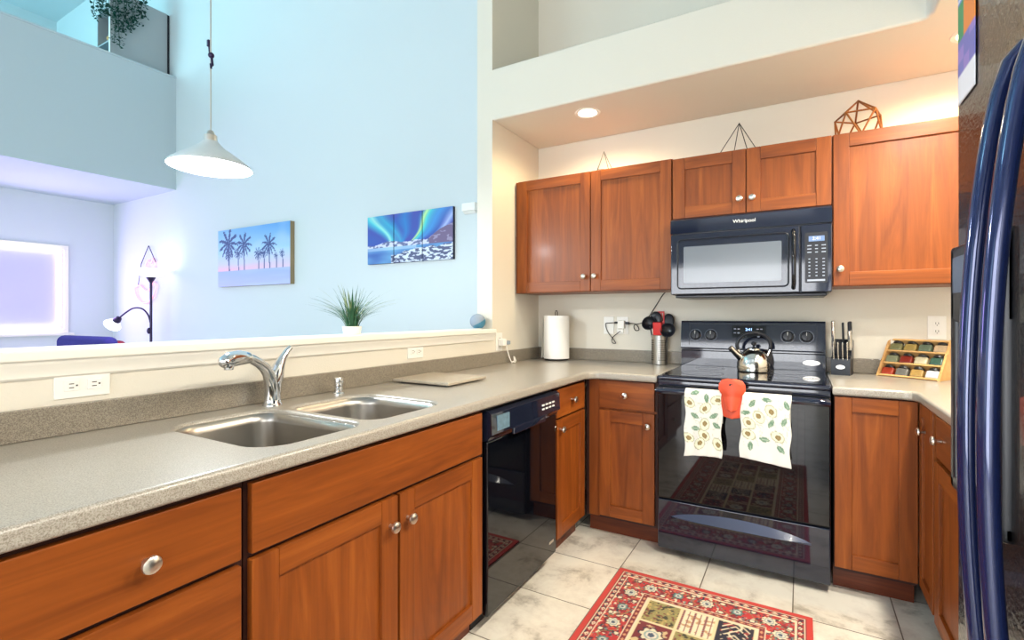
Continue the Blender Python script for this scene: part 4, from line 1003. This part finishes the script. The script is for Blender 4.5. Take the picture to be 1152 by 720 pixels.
def aur_fn(x, z):
    u = (x - ax0) / (ax1 - ax0); v = (z - az0) / (az1 - az0)
    if v < .33:   # lake and snowy shore
        c = lerp((62, 96, 170), (120, 184, 216), .5 + .6 * nz(u * 1.2, v * 2, 4, 1))
        sh = .16 + .25 * max(0, u - .25)
        if v < sh * 1.0 + .08 * nz(u, v, 9, 4) and u > .3:
            return (214, 222, 238) if nz(u, v * 1.6, 26, 5) > .05 else (84, 90, 124)
        if u < .6 and v > .27: c = lerp(c, (196, 206, 230), .5)
        return c
    hill = .42 + .10 * nz(u, 0, 5, 6) + max(0, u - .72) * 1.0
    if v < hill:
        if u > .74: return (112, 96, 130) if nz(u, v, 20, 7) < .25 else (150, 140, 170)
        return (206, 210, 232) if nz(u, v, 22, 8) > -.12 else (104, 112, 152)
    c = lerp((44, 96, 176), (84, 70, 160), .5 + .8 * nz(u, v, 3.2, 9))
    def band(p0, p1, wd, col, s):
        nonlocal c
        t = (v - .38) / .62; cu = p0 + (p1 - p0) * t + .03 * sin(t * 5); d = abs(u - cu) / (wd * (.4 + t))
        if d < 1: c = lerp(c, col, (1 - d) * s)
    band(.34, .02, .16, (70, 200, 210), .95); band(.42, .20, .10, (60, 190, 210), .7); band(.30, .08, .05, (190, 240, 220), .7)
    band(.42, .50, .08, (40, 140, 200), .7); band(.55, .80, .09, (80, 214, 200), 1.0); band(.52, .76, .035, (206, 240, 150), .9); band(.60, .92, .12, (70, 160, 220), .8); band(.72, 1.1, .07, (190, 206, 240), .8)
    return c
AP = [(ax0, ax0 + .318, 'left'), (ax0 + .326, ax0 + .645, 'middle'), (ax0 + .653, ax1, 'right')]
for (a, b, nm) in AP:
    canvas('%s panel of the three-piece northern lights picture on the far wall' % nm, a, b, az0, az1, .03, aur_fn, 64, 84, M['canvas_dark'], 'panels of the northern lights picture')
ws = thing('wall_sensor', 'small white sensor box high on the far wall right of the northern lights picture', 'sensor', (-.615, -.03, 2.045))
mesh_obj('housing', G().box((-.675, -.045, 2.055), (-.545, -.001, 2.12), .008), M['plastic'], ws)
mesh_obj('lower_lip', G().prism([(-.001, 2.054), (-.04, 2.054), (-.02, 2.038), (-.001, 2.038)], lambda p: (-.665, p[0], p[1]), lambda p: (-.555, p[0], p[1])), M['plastic'], ws)

# ------------------------------------------------------------------ living side: floor lamp, neon, chair
lx, ly = -5.295, -.22
fl = thing('floor_lamp', 'dark torchiere floor lamp with glowing bowl and side reading arm by the far wall', 'floor lamp', (lx, ly, 0))
mesh_obj('base', G().lathe([(0, 0), (.14, 0), (.14, .012), (.03, .035), (0, .04)], (lx, ly, 0), 32), M['purple_metal'], fl)
mesh_obj('pole', G().cyl((lx, ly, .03), (lx, ly, 1.64), .014).lathe([(.014, 1.62), (.05, 1.685), (.05, 1.69), (0, 1.69)], (lx, ly, 0), 20), M['purple_metal'], fl)
mesh_obj('bowl', G().lathe([(.045, 1.69), (.12, 1.71), (.19, 1.755), (.205, 1.79), (.200, 1.79), (.185, 1.76), (.115, 1.715), (.04, 1.697), (.0, 1.697)], (lx, ly, 0), 36), M['bowl'], fl, ang=60)
arm = [(lx, ly, 1.10), (lx - .02, ly - .02, 1.22), (lx - .10, ly - .05, 1.30), (lx - .22, ly - .09, 1.31), (lx - .34, ly - .12, 1.26), (lx - .45, ly - .15, 1.19)]
am = mesh_obj('reading_arm', G().tube(smooth_path(arm), .010, 10), M['purple_metal'], fl, ang=60)
hm_ = Matrix.Translation((lx - .45, ly - .15, 1.19)) @ Vector((0, 0, 1)).rotation_difference(Vector((-.75, -.2, -.62)).normalized()).to_matrix().to_4x4()
mesh_obj('reading_socket', G().lathe([(.0, 0), (.03, .005), (.045, .06), (0, .062)], hm_.translation, 20, mtx=hm_.to_3x3()), M['purple_metal'], am)
mesh_obj('reading_shade', G().lathe([(.045, .06), (.06, .09), (.095, .15), (.09, .15), (.055, .09), (.04, .06)], hm_.translation, 24, mtx=hm_.to_3x3()), M['bowl'], am)
mesh_obj('switch', G().ball((lx, ly - .02, 1.03), .025, sc=(1, 1, 1.6), seg=14), M['purple_metal'], fl)
point('torchiere_light', (lx, ly, 1.84), 1.5, (.95, .95, 1.0), .06)
ns = thing('neon_sign', 'pink crescent-shaped neon sign hung on cords on the far wall behind the floor lamp', 'neon sign', (-5.93, -.03, 1.38))
def nsp(px, pz): return (px, -.025, pz)
moon = [(-6.20, 1.60), (-6.17, 1.50), (-6.08, 1.42), (-5.95, 1.385), (-5.80, 1.40), (-5.68, 1.48), (-5.62, 1.60), (-5.70, 1.66), (-5.76, 1.58), (-5.85, 1.54), (-5.95, 1.56), (-6.0, 1.60), (-6.08, 1.62)]
mesh_obj('tube', G().tube(smooth_path([nsp(*p) for p in moon + moon[:1]], 4), .011, 8).tube(smooth_path([nsp(-5.90, 1.88), nsp(-5.84, 1.95), nsp(-5.76, 1.90), nsp(-5.70, 1.96), nsp(-5.64, 1.88), nsp(-5.76, 1.82), nsp(-5.90, 1.88)], 4), .010, 8), M['neon_pink'], ns, ang=60)
mesh_obj('cord', G().tube([nsp(-6.02, 1.91), nsp(-5.815, 2.14), nsp(-5.63, 1.91)], .005, 6).tube([nsp(-6.02, 1.91), nsp(-6.10, 1.63)], .004, 6), M['purple_metal'], ns)
for zz, mm, nm, yy in ((2.085, 'led_warm', 'glowing pale yellow neon strip along the top of the living room window', 1), (1.05, 'led_warm', 'glowing white neon strip along the bottom of the living room window', 1)):
    o = mesh_obj('light_strip', G().tube([(-6.862, -1.70, zz), (-6.862, -.60, zz)], .026, 10), M[mm], None, (-6.862, -1.12, zz)); tag(o, nm, 'light strip', 'neon strips around the window')
o = mesh_obj('light_strip', G().tube([(-6.862, -.595, 1.085), (-6.862, -.595, 2.05)], .018, 10), M['led_strip'], None, (-6.862, -.595, 1.085)); tag(o, 'glowing violet-white neon strip up the right side of the living room window', 'light strip', 'neon strips around the window')
area('neon_glow', (-6.80, -1.1, 1.57), (0, R(-90), 0), 1.1, 1.2, 34, (.62, .44, 1.0))
point('added_violet_fill', (-6.1, -1.05, 1.5), 10, (.60, .42, 1.0), .35)  # fill light in mid-room, added to tint the walls violet; no fixture there
chx, chy = -1.255, -2.20
chr_ = thing('dining_chair', 'navy upholstered chair whose back rises just above the half wall ledge', 'chair', (chx, chy, 0), None, R(4))
mesh_obj('backrest', G().box((-.232, -.03, .52), (.232, .03, 1.128), .03, seg=4), M['navy'], chr_, local=True)
mesh_obj('seat', G().box((-.232, .03, .42), (.232, .50, .50), .03, seg=3), M['navy'], chr_, local=True)
for ax_ in (-.20, .20):
    for ay_ in (.0, .46): mesh_obj('leg', G().tube([(ax_, ay_, 0), (ax_, ay_, .44)], [.016, .022], 12), M['purple_metal'], chr_, local=True)
ch2 = thing('dining_chair', 'red upholstered chair half hidden behind the navy chair back', 'chair', (-1.80, -1.95, 0), None, R(4))
mesh_obj('backrest', G().box((-.22, -.025, .52), (.22, .025, 1.085), .025, seg=3), M['maroon'], ch2, local=True)
mesh_obj('seat', G().box((-.22, .025, .42), (.22, .46, .50), .03, seg=3), M['maroon'], ch2, local=True)
for ax_ in (-.19, .19):
    for ay_ in (.0, .42): mesh_obj('leg', G().tube([(ax_, ay_, 0), (ax_, ay_, .44)], [.016, .022], 12), M['purple_metal'], ch2, local=True)

# ------------------------------------------------------------------ loft: bookcase and trailing ivy
bc = thing('bookcase', 'grey bookcase with white edges standing behind the loft half wall', 'bookcase', (-5.50, -.31, 3.08))
mesh_obj('side_panel', G().box((-5.36, -.612, 3.085), (-5.335, -.025, 5.05), .002), M['locker'], bc)
mesh_obj('panel_edge', G().box((-5.362, -.617, 3.085), (-5.333, -.6125, 5.05)), M['locker_edge'], bc)
mesh_obj('wall_gap_shade', G().box((-5.355, -.0245, 3.085), (-5.33, -.004, 5.04)), M['dark'], bc)  # dark strip added for the shaded gap between bookcase and wall
g = G().box((-5.72, -.60, 3.085), (-5.70, -.03, 4.86), .001).box((-5.72, -.03, 3.085), (-5.361, -.012, 4.86)).box((-5.70, -.60, 4.84), (-5.361, -.03, 4.86)).box((-5.70, -.60, 4.10), (-5.361, -.03, 4.12)).box((-5.70, -.60, 3.085), (-5.361, -.03, 3.105)).box((-5.70, -.60, 4.45), (-5.361, -.03, 4.465))
mesh_obj('cubby', g, M['locker'], bc)
wb = mesh_obj('wooden_bowl', G().lathe([(0, 0), (.05, 0), (.13, .055), (.15, .09), (.14, .09), (.12, .058), (.04, .012), (0, .012)], (-5.53, -.42, 4.4655), 32), M['bamboo'], None, (-5.53, -.42, 4.4655)); tag(wb, 'shallow wooden bowl on a shelf of the loft bookcase', 'bowl')
iv = thing('ivy_plant', 'trailing dark green ivy hanging from the top of the loft bookcase', 'plant', (-5.42, -.50, 5.051))
mesh_obj('pot', G().lathe([(0, 0), (.055, 0), (.075, .12), (.068, .12), (.05, .01), (0, .01)], (-5.42, -.50, 5.0515), 24), M['locker_edge'], iv)
rnd = random.Random(5); vines = []; g = G()
for (ex, ey, ez) in ((-5.30, -.59, 4.42), (-5.30, -.52, 4.55), (-5.30, -.44, 4.62), (-5.30, -.54, 4.38), (-5.30, -.48, 4.72), (-5.30, -.36, 4.74), (-5.30, -.30, 4.86), (-5.32, -.63, 4.72), (-5.42, -.66, 4.78), (-5.52, -.65, 4.80), (-5.58, -.65, 4.74), (-5.30, -.57, 4.62)):
    mid = (ex + .02, ey + rnd.uniform(-.02, .02), 5.12); pth = smooth_path([(-5.42, -.50, 5.16), ((-5.42 + ex) / 2, (-.5 + ey) / 2, 5.21), mid, (ex + .015, ey + rnd.uniform(-.05, .03), (5.0 + ez) / 2), (ex + .01, ey, ez)], 10)
    g.tube(pth, .003, 6); vines.append(pth)
mesh_obj('stem', g, M['leaf'], iv, ang=60)
g = G()
for pth in vines:
    for i in range(4, len(pth)):
        for q in range(3):
            p = pth[i] + Vector((rnd.uniform(-.01, .04), rnd.uniform(-.035, .035), rnd.uniform(-.03, .03))); s = rnd.uniform(.018, .034)
            d1 = Vector((rnd.uniform(-.5, 1), rnd.uniform(-1, 1), rnd.uniform(-1, .4))).normalized(); d2 = d1.cross(Vector((rnd.uniform(-.3, .3), rnd.uniform(-.3, .3), 1))).normalized(); nn = d1.cross(d2) * .003
            g.add([p, p + d1 * s * .5 + d2 * s * .55 + nn, p + d1 * s * 1.3, p + d1 * s * .5 - d2 * s * .55 + nn, p + d1 * s * .5 - nn], [(0, 1, 4), (1, 2, 4), (2, 3, 4), (3, 0, 4)])
mesh_obj('foliage', g, M['leaf'], iv, smooth=False)
